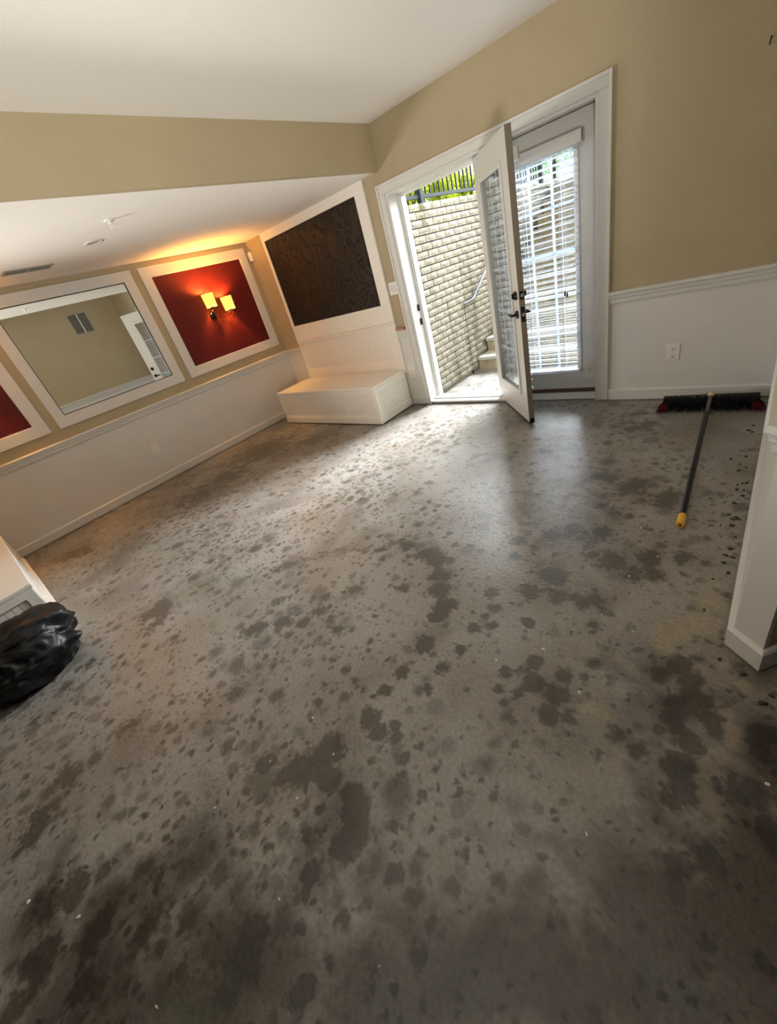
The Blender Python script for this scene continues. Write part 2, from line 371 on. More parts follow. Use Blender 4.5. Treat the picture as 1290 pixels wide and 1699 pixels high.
LIGHT = [(5.41,-2.73,0.028,0.6),(5.43,-2.78,0.03,0.8),(5.44,-2.83,0.03,0.8),(5.41,-2.88,0.028,0.9),(5.39,-2.93,0.027,0.9),(5.38,-2.98,0.024,0.9),(5.39,-3.02,0.025,0.9),(5.41,-3.05,0.023,0.8),(5.43,-3.07,0.025,0.7),(5.46,-3.09,0.027,0.5),(5.29,-2.38,0.076,0.7),(5.22,-2.45,0.078,0.7),(5.2,-2.54,0.055,0.7),(5.31,-2.25,0.082,0.6),(5.32,-2.12,0.066,0.5),(5.09,-2.91,0.048,0.6),(5.04,-2.92,0.033,0.6),(5.38,-2.54,0.041,0.5),(5.44,-2.6,0.038,0.5),(5.18,-3.06,0.035,0.3)]
DAMP_SHADE = [(4.17,-4.38,0.384,0.85),(4.54,-4.05,0.335,0.85),(4.87,-3.86,0.267,1),(5.11,-3.65,0.268,1),(5.36,-3.4,0.265,1),(5.51,-3.1,0.253,1),(5.51,-3.37,0.256,1),(3.73,-4.44,0.319,0.6),(4.19,-4.04,0.25,0.5),(4.57,-3.85,0.194,0.5),(4.93,-3.62,0.178,0.45),(5.15,-3.38,0.166,0.5),(5.37,-3.14,0.173,0.7),(5.52,-2.81,0.157,0.8),(4.77,-1.72,0.517,0.3),(4.8,-2.99,0.24,0.35),(5.24,-2.74,0.226,0.6),(4.46,-3.64,0.22,0.45),(-0.18,-2.45,1.27,0.35)]  # dark residue plus foreground shade painted into the floor colour
SCONCE_W = 13.0

# ------------------------------------------------------------------ mesh helpers
ORG = {}      # object -> its origin in the frame its geometry was given in


class MB:
    def __init__(s): s.v = []; s.f = []
    def add(s, vs, fs):
        o = len(s.v); s.v += [tuple(p) for p in vs]; s.f += [tuple(i + o for i in f) for f in fs]; return s
    def box(s, x0, x1, y0, y1, z0, z1):
        return s.add([(x0, y0, z0), (x1, y0, z0), (x1, y1, z0), (x0, y1, z0), (x0, y0, z1), (x1, y0, z1), (x1, y1, z1), (x0, y1, z1)],
                     [(0, 3, 2, 1), (4, 5, 6, 7), (0, 1, 5, 4), (1, 2, 6, 5), (2, 3, 7, 6), (3, 0, 4, 7)])
    def prism(s, poly, fn, a, b):
        """poly: 2-D outline, fn(p, q, t) -> xyz, extruded t = a..b"""
        n = len(poly)
        vs = [fn(p[0], p[1], a) for p in poly] + [fn(p[0], p[1], b) for p in poly]
        fs = [tuple(range(n - 1, -1, -1)), tuple(range(n, 2 * n))]
        fs += [(i, (i + 1) % n, n + (i + 1) % n, n + i) for i in range(n)]
        return s.add(vs, fs)
    def tube(s, path, r, n=8, caps=True):
        path = [Vector(p) for p in path]; k = len(path)
        rs = r if isinstance(r, (list, tuple)) else [r] * k
        ref = None; vs = []
        for i, p in enumerate(path):
            d = (path[min(i + 1, k - 1)] - path[max(i - 1, 0)]).normalized()
            if ref is None:
                ref = d.orthogonal().normalized()
            else:
                ref = (ref - d * ref.dot(d)).normalized()
            w = d.cross(ref)
            for j in range(n):
                a = 2 * math.pi * j / n
                vs.append(p + (ref * math.cos(a) + w * math.sin(a)) * rs[i])
        fs = [(i * n + j, i * n + (j + 1) % n, (i + 1) * n + (j + 1) % n, (i + 1) * n + j) for i in range(k - 1) for j in range(n)]
        if caps: fs += [tuple(range(n - 1, -1, -1)), tuple(range((k - 1) * n, k * n))]
        return s.add(vs, fs)
    def frame(s, fn, a0, a1, b0, b1, w, d0, d1):
        """rectangular ring of width w, mitred; fn(a, b, d) -> xyz"""
        o = [(a0, b0), (a1, b0), (a1, b1), (a0, b1)]
        wl, wr, wb, wt = w if isinstance(w, (tuple, list)) else (w,) * 4
        i = [(a0 + wl, b0 + wb), (a1 - wr, b0 + wb), (a1 - wr, b1 - wt), (a0 + wl, b1 - wt)]
        vs = [fn(*p, d0) for p in o] + [fn(*p, d0) for p in i] + [fn(*p, d1) for p in o] + [fn(*p, d1) for p in i]
        fs = []
        for k in range(4):
            l = (k + 1) % 4
            fs += [(k, l, 4 + l, 4 + k), (8 + k, 12 + k, 12 + l, 8 + l), (k, 8 + k, 8 + l, l), (4 + k, 4 + l, 12 + l, 12 + k)]
        return s.add(vs, fs)
    def build(s, name, m, parent=None, bevel=0.0, smooth=False, centre=None):
        vs = np.array(s.v, float)
        c = Vector(((vs.min(0) + vs.max(0)) / 2).tolist()) if centre is None else Vector(centre)
        me = bpy.data.meshes.new(name)
        me.from_pydata((vs - np.array(c)).tolist(), [], s.f)
        import bmesh
        bm = bmesh.new(); bm.from_mesh(me)
        bmesh.ops.recalc_face_normals(bm, faces=bm.faces)
        bm.to_mesh(me); bm.free()
        if m is not None: me.materials.append(m)
        if smooth:
            for p in me.polygons: p.use_smooth = True
        o = bpy.data.objects.new(name, me); COL.objects.link(o)
        place(o, c, parent)
        if bevel:
            b = o.modifiers.new('bevel', 'BEVEL'); b.width = bevel; b.segments = 2; b.limit_method = 'ANGLE'
        return o


def place(o, c, parent):
    ORG[o.name] = Vector(c)
    if parent is None:
        o.location = c
    else:
        o.parent = parent
        o.location = Vector(c) - ORG[parent.name]


def tag(o, label=None, cat=None, group=None, kind=None):
    if label: o['label'] = label
    if cat: o['category'] = cat
    if group: o['group'] = group
    if kind: o['kind'] = kind
    return o


def empty(name, loc, label=None, cat=None, group=None, kind=None, rotz=0.0, local=False):
    o = bpy.data.objects.new(name, None); COL.objects.link(o)
    o.empty_display_size = 0.1
    o.location = loc; o.rotation_euler = (0, 0, rotz)
    ORG[o.name] = Vector((0, 0, 0)) if local else Vector(loc)
    return tag(o, label, cat, group, kind)


def dup(o, name, loc, parent):
    """copy one mesh object (mesh data shared) to another place under parent"""
    c = o.copy(); c.name = name; COL.objects.link(c)
    place(c, loc, parent)
    return c


def struct(o, label=None, cat=None):
    return tag(o, label, cat, None, 'structure')


XZ = lambda y0: (lambda a, b, d: (a, y0 - d, b))       # frame on the north wall, facing -y
YZ = lambda x0: (lambda a, b, d: (x0 + d, a, b))       # frame on the west wall, facing +x

ZR, ZLOW, ZHIGH = 0.872, 2.238, 2.57
XB = 2.387          # bulkhead face
YS = -4.565         # south side of the alcove
# end of the east wall: a 45 degree pier
PA, PB, PC = (5.391, -2.442), (5.470, -2.508), (7.30, -0.14)
RAIL = [(0, 0), (.034, -.002), (.041, -.010), (.041, -.020), (.032, -.028), (.027, -.040), (.027, -.048), (.018, -.058), (.016, -.080), (.010, -.092), (0, -.094)]
BASE = [(0, 0.012), (.016, 0.012), (.016, 0.088), (.010, 0.096), (0, 0.098)]

# ================================================================== SETTING
def make_floor():
    xs = np.concatenate([[-0.2], np.arange(0, 5.7, 0.02), [6.5, 7.5, 9.2]])
    ys = np.concatenate([[-9.2, -7, -5.5], np.arange(-4.8, 0.001, 0.02)])
    X, Y = np.meshgrid(xs, ys)
    n, mm = len(ys), len(xs)
    stain = np.zeros(X.shape); dust = np.zeros(X.shape); damp_shade = np.zeros(X.shape)
    for arr, lst in ((stain, DARK), (dust, LIGHT), (damp_shade, DAMP_SHADE)):
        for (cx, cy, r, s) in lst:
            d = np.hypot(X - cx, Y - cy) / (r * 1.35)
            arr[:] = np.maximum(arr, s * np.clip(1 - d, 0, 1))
    v = np.stack([X.ravel(), Y.ravel(), np.zeros(X.size)], 1)
    f = [(j * mm + i, j * mm + i + 1, (j + 1) * mm + i + 1, (j + 1) * mm + i) for j in range(n - 1) for i in range(mm - 1)]
    me = bpy.data.meshes.new('floor'); me.from_pydata(v.tolist(), [], f)
    for nm, arr in (('stain', stain), ('dust', dust), ('damp_shade', damp_shade)):
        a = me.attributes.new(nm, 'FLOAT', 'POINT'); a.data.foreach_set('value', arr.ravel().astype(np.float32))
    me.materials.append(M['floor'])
    o = bpy.data.objects.new('floor', me); COL.objects.link(o)
    return struct(o, 'bare grey concrete floor covered in dark wet spots', 'floor')


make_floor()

# north wall (with the door opening 2.402..4.255 x 0..2.06), two paint tones split behind the chair rail
wn_root = struct(empty('wall_north', (2.5, 0.1, 0), 'beige wall over white wainscot around the french doors', 'wall'))
DX0, DX1, DZ = 2.402, 4.255, 2.062
MB().box(-0.2, DX0, 0, .2, ZR - .03, ZHIGH + .1).box(DX1, 9.2, 0, .2, ZR - .03, ZHIGH + .1).box(DX0, DX1, 0, .2, DZ, ZHIGH + .1).build('upper_wall', M['beige'], wn_root)
MB().box(-0.2, DX0, 0, .2, 0, ZR - .03).box(DX1, 9.2, 0, .2, 0, ZR - .03).build('wainscot', M['wainscot'], wn_root)

ww_root = struct(empty('wall_west', (-0.1, -2, 0), 'beige alcove wall above white wainscot holding three framed panels', 'wall'))
MB().box(-.2, 0, YS - .2, 0, ZR - .03, ZLOW + .4).build('upper_wall', M['beige'], ww_root)
MB().box(-.2, 0, YS - .2, 0, 0, ZR - .03).build('wainscot', M['wainscot'], ww_root)

struct(MB().box(0, XB, YS - .2, YS, 0, ZHIGH + .1).build('wall_alcove_south', M['beige']), 'beige alcove wall behind the near storage bench', 'wall')
struct(MB().box(XB - .2, XB, -9.2, YS - .2, 0, ZHIGH + .1).build('wall_rear_west', M['rear']), 'unseen rear room wall, coloured dark to cut bounce light', 'wall')
struct(MB().box(XB - .2, 9.2, -9.2, -9.0, 0, ZHIGH + .1).build('wall_south', M['rear']), 'unseen wall at the far rear, coloured dark to cut bounce light', 'wall')
struct(MB().box(9.0, 9.2, -9.0, 0, 0, ZHIGH + .1).build('wall_far_east', M['rear']), 'unseen wall beyond the pier, coloured dark to cut bounce light', 'wall')

we_root = struct(empty('wall_east', (5.45, -1.2, 0), 'beige wall end with white wainscot at the right of the floor', 'wall'))
pier = [(5.41, 0), PA, PB, (PC[0], PC[1]), (PC[0], 0)]
TOP = lambda p, q, t: (p, q, t)
MB().prism(pier, TOP, ZR - .03, ZHIGH + .1).build('upper_wall', M['beige'], we_root)
# white wainscot on the room side and the angled end; beige on the far side
MB().prism([(5.41, 0), PA, PB, (PB[0] + .010, PB[1] + .0129), (5.43, -2.42), (5.44, 0)], TOP, 0, ZR - .03).build('wainscot', M['wainscot'], we_root)
MB().prism([(5.44, 0), (5.43, -2.42), (PB[0] + .010, PB[1] + .0129), PC, (PC[0], 0)], TOP, 0, ZR - .03).build('lower_wall', M['beige'], we_root)

struct(MB().box(XB, 9.2, -9.2, .2, ZHIGH, ZHIGH + .15).build('ceiling', M['ceiling']), 'white ceiling over the main floor', 'ceiling')
sof = struct(empty('ceiling_soffit', (XB / 2, YS / 2, ZLOW), 'lowered white soffit with beige face over the alcove', 'ceiling'))
MB().box(0, XB - .05, YS, 0, ZLOW, ZLOW + .06).build('soffit_underside', M['ceiling'], sof)
MB().box(XB - .05, XB, YS, 0, ZLOW + .0005, ZHIGH + .05).build('bulkhead_face', M['beige'], sof)


def run(profile, p, q, z=0.0, m0=0.0, m1=0.0):
    """moulding profile (out, up) swept along floor line p -> q; room is on the left of p -> q"""
    p, q = Vector((*p, 0)), Vector((*q, 0)); d = (q - p).normalized(); n = Vector((-d.y, d.x, 0))
    L = (q - p).length
    b = MB()
    b.prism(profile, lambda a, c, t: tuple(p + d * (-m0 * a if t == 0 else L + m1 * a) + n * a + Vector((0, 0, z + c))), 0, 1)
    return b


# chair rails: west wall, short return on the north wall, sliver beside the door, right of the door, pier
def trimset(n, segs, profile, z, label, cat):
    b = MB()
    for sg in segs:
        r = run(profile, sg[0], sg[1], z, *sg[2:]); b.add(r.v, r.f)
    return struct(b.build('%s' % n, M['white']), label, cat)


trimset('trim_1', [((0, 0), (0, YS)), ((.375, 0), (0, 0))], RAIL, ZR, 'white chair rail under the framed panels', 'chair rail')
trimset('trim_2', [((9.0, 0), (7.6, 0)), ((5.41, 0), (4.338, 0))], RAIL, ZR, 'white chair rail right of the french doors', 'chair rail')
e_in = (5.41, 0)
trimset('trim_3', [(PA, e_in, .46, 0), (PB, PA, 1.0, .46)], RAIL, ZR, 'white chair rail wrapping the angled wall end', 'chair rail')
t4 = struct(empty('trim_4', (2.24, 0, ZR), 'short cut chair rail between dark panel and door casing', 'chair rail'))
r = run(RAIL, (2.316, 0), (2.172, 0), ZR); r.build('chair_rail', M['white'], t4)
MB().box(2.178, 2.29, -.04, 0, ZR, ZR + .022).build('raw_wood_cap', M['rawwood'], t4)
trimset('baseboard_west', [((0, 0), (0, YS))], BASE, 0, 'white baseboard along the alcove wall', 'baseboard')
trimset('baseboard_north', [((9.0, 0), (7.6, 0)), ((5.41, 0), (4.338, 0)), ((2.316, 0), (2.17, 0)), ((.312, 0), (.016, 0))], BASE, 0, 'white baseboard along the door wall', 'baseboard')
trimset('baseboard_east', [(PA, e_in, .46, 0), (PB, PA, 1.0, .46), (PC, PB, 0, 1.0)], BASE, 0, 'white baseboard around the angled wall end', 'baseboard')

# ------------------------------------------------------------------ door frame
df = struct(empty('trim_5', (3.33, 0, 0), 'white casing, jambs and threshold around the french doors', 'door frame'))
CX0, CX1, CZ = 2.3156, 4.3403, 2.140
def casing_piece(name, bx, lip):
    b = MB(); b.box(*bx); b.box(*lip); b.build(name, M['white'], df, bevel=.003)
casing_piece('casing', (CX0 + .02, DX0 - .004, -.018, 0, .012, DZ), (CX0, CX0 + .022, -.028, 0, .012, CZ))
casing_piece('casing.001', (DX1 + .004, CX1 - .02, -.018, 0, .012, DZ), (CX1 - .022, CX1, -.028, 0, .012, CZ))
casing_piece('head_casing', (CX0 + .022, CX1 - .022, -.018, 0, DZ, CZ - .02), (CX0 + .022, CX1 - .022, -.028, 0, CZ - .022, CZ))
JX0, JX1, JZ = 2.425, 4.235, 2.040
MB().box(DX0 - .006, JX0, -.004, .17, .0, DZ).box(JX0, JX0 + .012, .148, .17, 0, JZ).box(DX0, JX0 + .02, .17, .25, 0, DZ).build('jamb', M['white'], df, bevel=.002)
MB().box(JX1, DX1 + .006, -.004, .17, .0, DZ).box(JX1 - .012, JX1, .148, .17, 0, JZ).box(JX1 - .02, DX1, .17, .25, 0, DZ).build('jamb', M['white'], df, bevel=.002)
MB().box(JX0, JX1, -.004, .17, JZ, DZ).box(JX0, JX1, .148, .17, JZ - .012, JZ).box(JX0, JX1, .17, .25, JZ - .02, DZ).build('head_jamb', M['white'], df, bevel=.002)
MB().box(3.312, 3.352, .098, .17, .03, JZ).build('centre_post', M['white'], df, bevel=.003)
MB().box(JX0, JX1, .0, .075, .014, .034).box(JX0, JX1, .075, .175, .014, .046).box(JX0, JX1, .175, .27, -.03, .028).build('threshold', M['white'], df, bevel=.004)
MB().box(JX0, JX1, .006, .26, -.03, .014).build('threshold_gap', M['ventdark'], df)
for z in (1.037, .896):
    MB().box(JX0, JX0 + .003, .105, .14, z - .032, z + .032).box(JX0 + .003, JX0 + .008, .108, .118, z - .022, z + .022).build('strike_plate', M['bronze'], df)


# ------------------------------------------------------------------ doors with glass lites and blinds
def lite_door(root, w, z0, z1, lx0, lx1, lz0, lz1, y0, y1):
    """slab with a glazed opening, in the local frame of root"""
    F = lambda a, b, d: (a, d, b)
    MB().frame(F, 0, w, z0, z1, (lx0, w - lx1, lz0 - z0, z1 - lz1), y0, y1).build('slab', M['doorwhite'], root, bevel=.002)
    MB().frame(F, lx0 - .03, lx1 + .03, lz0 - .03, lz1 + .03, .036, y0 - .010, y0 - .0002).build('lite_frame', M['doorwhite'], root, bevel=.004)
    MB().frame(F, lx0 - .03, lx1 + .03, lz0 - .03, lz1 + .03, .036, y1 + .0002, y1 + .010).build('lite_frame', M['doorwhite'], root, bevel=.004)
    ym = (y0 + y1) / 2
    MB().box(lx0, lx1, ym - .010, ym - .007, lz0, lz1).build('glass', M['glass'], root)
    MB().box(lx0, lx1, ym + .007, ym + .010, lz0, lz1).build('glass', M['glass'], root)
    g = M['grille']
    for k in (1, 2):
        x = lx0 + (lx1 - lx0) * k / 3
        MB().box(x - .009, x + .009, ym - .003, ym + .003, lz0, lz1).build('grille_bar', g, root)
    for k in range(1, 5):
        z = lz0 + (lz1 - lz0) * k / 5
        MB().box(lx0, lx1, ym - .0028, ym + .0028, z - .009, z + .009).build('grille_bar', g, root)


def blind(root, x0, x1, ztop, zbot, yc, sgn, valance, tilt=8):
    """slatted blind; sgn = direction (in y) away from the door"""
    bl = MB()
    lo, hi = sorted((yc - sgn * .024, yc + sgn * .020))
    MB().box(x0, x1, lo, hi, ztop, ztop + .042).build('headrail', M['vinyl'], root, bevel=.002)
    v0, v1 = valance
    lo, hi = sorted((yc + sgn * .021, yc + sgn * .036))
    m = MB().box(v0, v1, lo, hi, ztop + .002, ztop + .076)
    l2, h2 = sorted((yc - sgn * .02, yc + sgn * .036))
    m.box(v1 - .012, v1, l2, h2, ztop + .002, ztop + .076)
    m.build('valance', M['doorwhite'], root, bevel=.004)
    n = int((ztop - zbot - .03) / .0425)
    t = math.radians(tilt); first = None
    for i in range(n):
        z = ztop - .025 - i * .0425
        if first is None:
            ca, sa = math.cos(t) * .025, math.sin(t) * .025
            prof = [(-ca, -sa), (0, .0014), (ca, sa), (ca, sa + .0018), (0, .0032), (-ca, -sa + .0018)]
            first = MB().prism(prof, lambda p, q, tt: (tt, yc + sgn * p, z + q), x0 + .006, x1 - .006).build('slat', M['vinyl'], root)
            zf = z; cf = ORG[first.name].copy()
        else:
            dup(first, 'slat', cf + Vector((0, 0, z - zf)), root)
    lo, hi = yc - .026, yc + .026
    MB().box(x0 + .004, x1 - .004, lo, hi, zbot, zbot + .022).build('bottom_rail', M['vinyl'], root, bevel=.004)
    for f in (.30, .78):
        x = x0 + (x1 - x0) * f
        MB().box(x - .002, x + .002, yc - .027, yc - .0255, zbot, ztop).box(x - .002, x + .002, yc + .0255, yc + .027, zbot, ztop).build('ladder_cord', M['vinyl'], root)


# fixed leaf
d2 = empty('door_2', (3.356, .1, 0), 'closed white glazed door leaf with slatted blind and grilles', 'door', None, 'structure', local=True)
lite_door(d2, .868, .062, 2.034, .176, .710, .262, 1.852, 0, .045)
MB().box(.0, .868, .012, .04, .046, .062).build('bottom_sweep', M['brownstrip'], d2)
MB().box(0, .868, -.004, .0, .064, .086).build('bottom_strip', M['brownstrip'], d2)
blind(d2, .150, .742, 1.850, .255, -.038, -1, (.318, .790))
m = MB(); m.box(.775, .79, -.03, -.004, .238, .262)
m.build('hold_down_bracket', M['plastic'], d2)
m = MB().box(.635, .637, -.068, -.066, .95, 1.83).box(.652, .654, -.068, -.066, .93, 1.83)
m.build('lift_cord', M['vinyl'], d2)
for xx, zz in ((.636, .915), (.653, .905)):
    MB().tube([(xx, -.067, zz - .018), (xx, -.067, zz - .012), (xx, -.067, zz + .012), (xx, -.067, zz + .02)], [.007, .008, .006, .002], 8).build('cord_tassel', M['black'], d2)

# open leaf, hinged on the centre post, swung far into the room
TH = math.atan2(-.742, .670)
d1 = empty('door_1', (3.268, .105, 0), 'open white glazed door leaf with dark lever handles', 'door', None, 'structure', rotz=TH, local=True)
lite_door(d1, .872, .022, 2.034, .168, .704, .262, 1.852, 0, .045)
blind(d1, .150, .742, 1.850, .255, .083, 1, (.13, .77))
MB().box(.0, .868, .004, .041, .008, .022).build('bottom_sweep', M['brownstrip'], d1)
MB().box(.8722, .8738, .0005, .0445, .052, 2.033).build('edge_band', M['edge'], d1)
MB().box(.835, .880, .002, .043, .012, .052).build('corner_seal_pad', M['black'], d1)
for z in (1.84, 1.05, .24):
    MB().tube([(-.006, .052, z - .045), (-.006, .052, z + .045)], .007, 10).build('hinge', M['bronze'], d1)


def lever(y, s):
    lx, lz = .810, .905
    m = MB().tube([(lx, y, lz), (lx, y + s * .012, lz)], [.031, .028], 20)
    m.tube([(lx, y + s * .012, lz), (lx, y + s * .046, lz)], .010, 10)
    m.tube([(lx + .012, y + s * .046, lz), (lx, y + s * .046, lz), (lx - .04, y + s * .047, lz + .003), (lx - .085, y + s * .044, lz - .002), (lx - .115, y + s * .040, lz - .006)],
           [.008, .011, .010, .009, .006], 10)
    m.build('lever_handle', M['bronze'], d1, smooth=False)
    m = MB().tube([(lx, y, 1.04), (lx, y + s * .016, 1.04)], [.032, .028], 20)
    m.box(lx - .006, lx + .006, *sorted((y + s * .016, y + s * .034)), 1.022, 1.058)
    m.build('deadbolt', M['bronze'], d1)


lever(-.0005, -1); lever(.0455, 1)
for z, h in ((.905, .055), (1.04, .030)):
    MB().box(.872, .8745, .008, .037, z - h, z + h).build('latch_plate', M['bronze'], d1)
    MB().box(.8745, .884, .014, .031, z - .011, z + .011).build('latch_bolt', M['steel'], d1)

# ================================================================== ALCOVE PANELS
def framed(name, y0, y1, z0, z1, label, cat, inner, inner_name, group, bead=True, w=(.106, .106, .104, .100)):
    root = empty(name, (0, (y0 + y1) / 2, z0), label, cat, group)
    F = YZ(0)
    MB().frame(F, y0, y1, z0, z1, w, 0.0, .020).build('frame', M['white'], root, bevel=.003)
    a0, a1, b0, b1 = y0 + w[0], y1 - w[1], z0 + w[2], z1 - w[3]
    MB().frame(F, a0 - .001, a1 + .001, b0 - .001, b1 + .001, .008, 0.0, .013).build('inner_bead', M['white' if bead else 'dark_plastic'], root)
    MB().box(.001, .006, a0, a1, b0, b1).build(inner_name, inner, root)
    return root

FZ0, FZ1 = .974, 2.183
framed('decorative_frame', -1.493, -.075, FZ0, FZ1, 'white framed dark red wall panel right of the mirror', 'wall panel', M['red'], 'red_panel', 'framed panels on the alcove wall')
framed('framed_mirror', -3.001, -1.580, FZ0, FZ1, 'large mirror in a white frame between two red panels', 'mirror', M['mirror'], 'mirror_glass', None, bead=False, w=(.098, .108, .108, .101))
framed('decorative_frame', -4.500, -3.081, FZ0, FZ1, 'white framed dark red wall panel left of the mirror', 'wall panel', M['red'], 'red_panel', 'framed panels on the alcove wall')

# built-in back panel on the north wall
bp = empty('embossed_panel', (1.27, 0, .44), 'dark brown embossed panel in a white surround above the corner bench', 'wall panel')
S0, S1, SZ0, SZ1 = .376, 2.172, .10, ZLOW - .001
P0, P1, PZ0, PZ1 = .425, 2.038, 1.150, 2.148
F = XZ(0)
MB().frame(F, S0, S1, .96, SZ1, (P0 - S0, S1 - P1, PZ0 - .96, SZ1 - PZ1), 0, .026).build('surround', M['bench'], bp, bevel=.002)
MB().box(P0, P1, -.010, -.002, PZ0, PZ1).build('brown_panel', M['brown'], bp)
MB().frame(F, P0 - .002, P1 + .002, PZ0 - .002, PZ1 + .002, .010, .010, .016).build('inner_bead', M['dark_plastic'], bp)
MB().frame(F, S0, S1, .40, .958, (.085, .135, .17, .030), 0, .024).build('lower_surround', M['bench'], bp, bevel=.002)
m = MB()
x = S0 + .085
while x < S1 - .135:
    x2 = min(x + .0385, S1 - .135)
    m.box(x + .0015, x2 - .0015, -.014, -.002, .57, .928)
    x += .0385
m.box(S0 + .085, S1 - .135, -.011, -.002, .57, .928)
tag(m.build('beadboard', M['bench'], bp), kind='stuff')
MB().prism([(0, 0), (.012, 0), (.016, .006), (.012, .014), (0, .014)], lambda a, c, t: (t, -.0245 - a, .93 + c), S0 + .05, S1 - .05).build('rail_moulding', M['bench'], bp)


def storage_bench(label, x0, x1, yb, depth, h, front_sign):
    """front_sign -1: front faces -y (against the north wall); +1: faces +y"""
    s = front_sign
    yf = yb + s * depth
    root = empty('storage_bench', ((x0 + x1) / 2, yb, 0), label, 'bench', 'storage benches in the alcove')
    Y = lambda a, b: tuple(sorted((yb + s * a, yb + s * b)))
    d = depth
    MB().box(x0, x1, *Y(0.026, d), h - .030, h).build('seat_top', M['bench'], root, bevel=.005)
    MB().box(x0 + .012, x1 - .016, *Y(0.026, d - .020), .012, h - .0305).build('carcass', M['bench'], root)
    F = lambda a, b, t: (a, yb + s * (d - .0205 + t), b)
    MB().frame(F, x0 + .006, x1 - .010, .012, h - .031, (.055, .055, .10, .050), 0, .014).build('front_frame', M['bench'], root, bevel=.002)
    F = lambda a, b, t: (x1 - .0155 + t, yb + s * a, b)
    MB().frame(F, .026, d - .012, .012, h - .031, (.055, .060, .10, .050), 0, .014).build('side_frame', M['bench'], root, bevel=.002)
    m = MB()
    a = x0 + .061
    while a < x1 - .066:
        b = min(a + .0385, x1 - .065)
        m.box(a + .002, b - .002, *Y(d - .0205, d - .0135), .112, h - .081); a += .0385
    tag(m.build('front_beadboard', M['bench'], root), kind='stuff')
    m = MB()
    a = .081
    while a < d - .073:
        b = min(a + .0385, d - .072)
        m.box(x1 - .0157, x1 - .0085, *Y(a + .0025, b - .0025), .112, h - .081); a += .0385
    tag(m.build('side_beadboard', M['bench'], root), kind='stuff')
    F = lambda a, b, t: (x1 + t - .002, yb + s * a, b)
    m = MB().box(x1 - .0014, x1 + .006, *Y(.026, d + .006), .012, .088)
    m.box(x0 + .006, x1 - .0014, *Y(d - .006, d + .006), .012, .088)
    m.build('base_trim', M['bench'], root, bevel=.003)
    return root


storage_bench('cream storage bench under the dark brown panel', .31, 2.155, 0, .622, .440, -1)
storage_bench('cream storage bench behind the black bag', .31, 2.165, YS, .622, .440, 1)

# wall sconces on the two red panels
def spline(pts, n=10):
    pts = [Vector(p) for p in pts]; out = []
    for i in range(len(pts) - 1):
        p0, p1, p2, p3 = pts[max(i - 1, 0)], pts[i], pts[i + 1], pts[min(i + 2, len(pts) - 1)]
        for k in range(n):
            t = k / n
            out.append(.5 * ((2 * p1) + (p2 - p0) * t + (2 * p0 - 5 * p1 + 4 * p2 - p3) * t * t + (3 * p1 - p0 - 3 * p2 + p3) * t ** 3))
    return out + [pts[-1]]



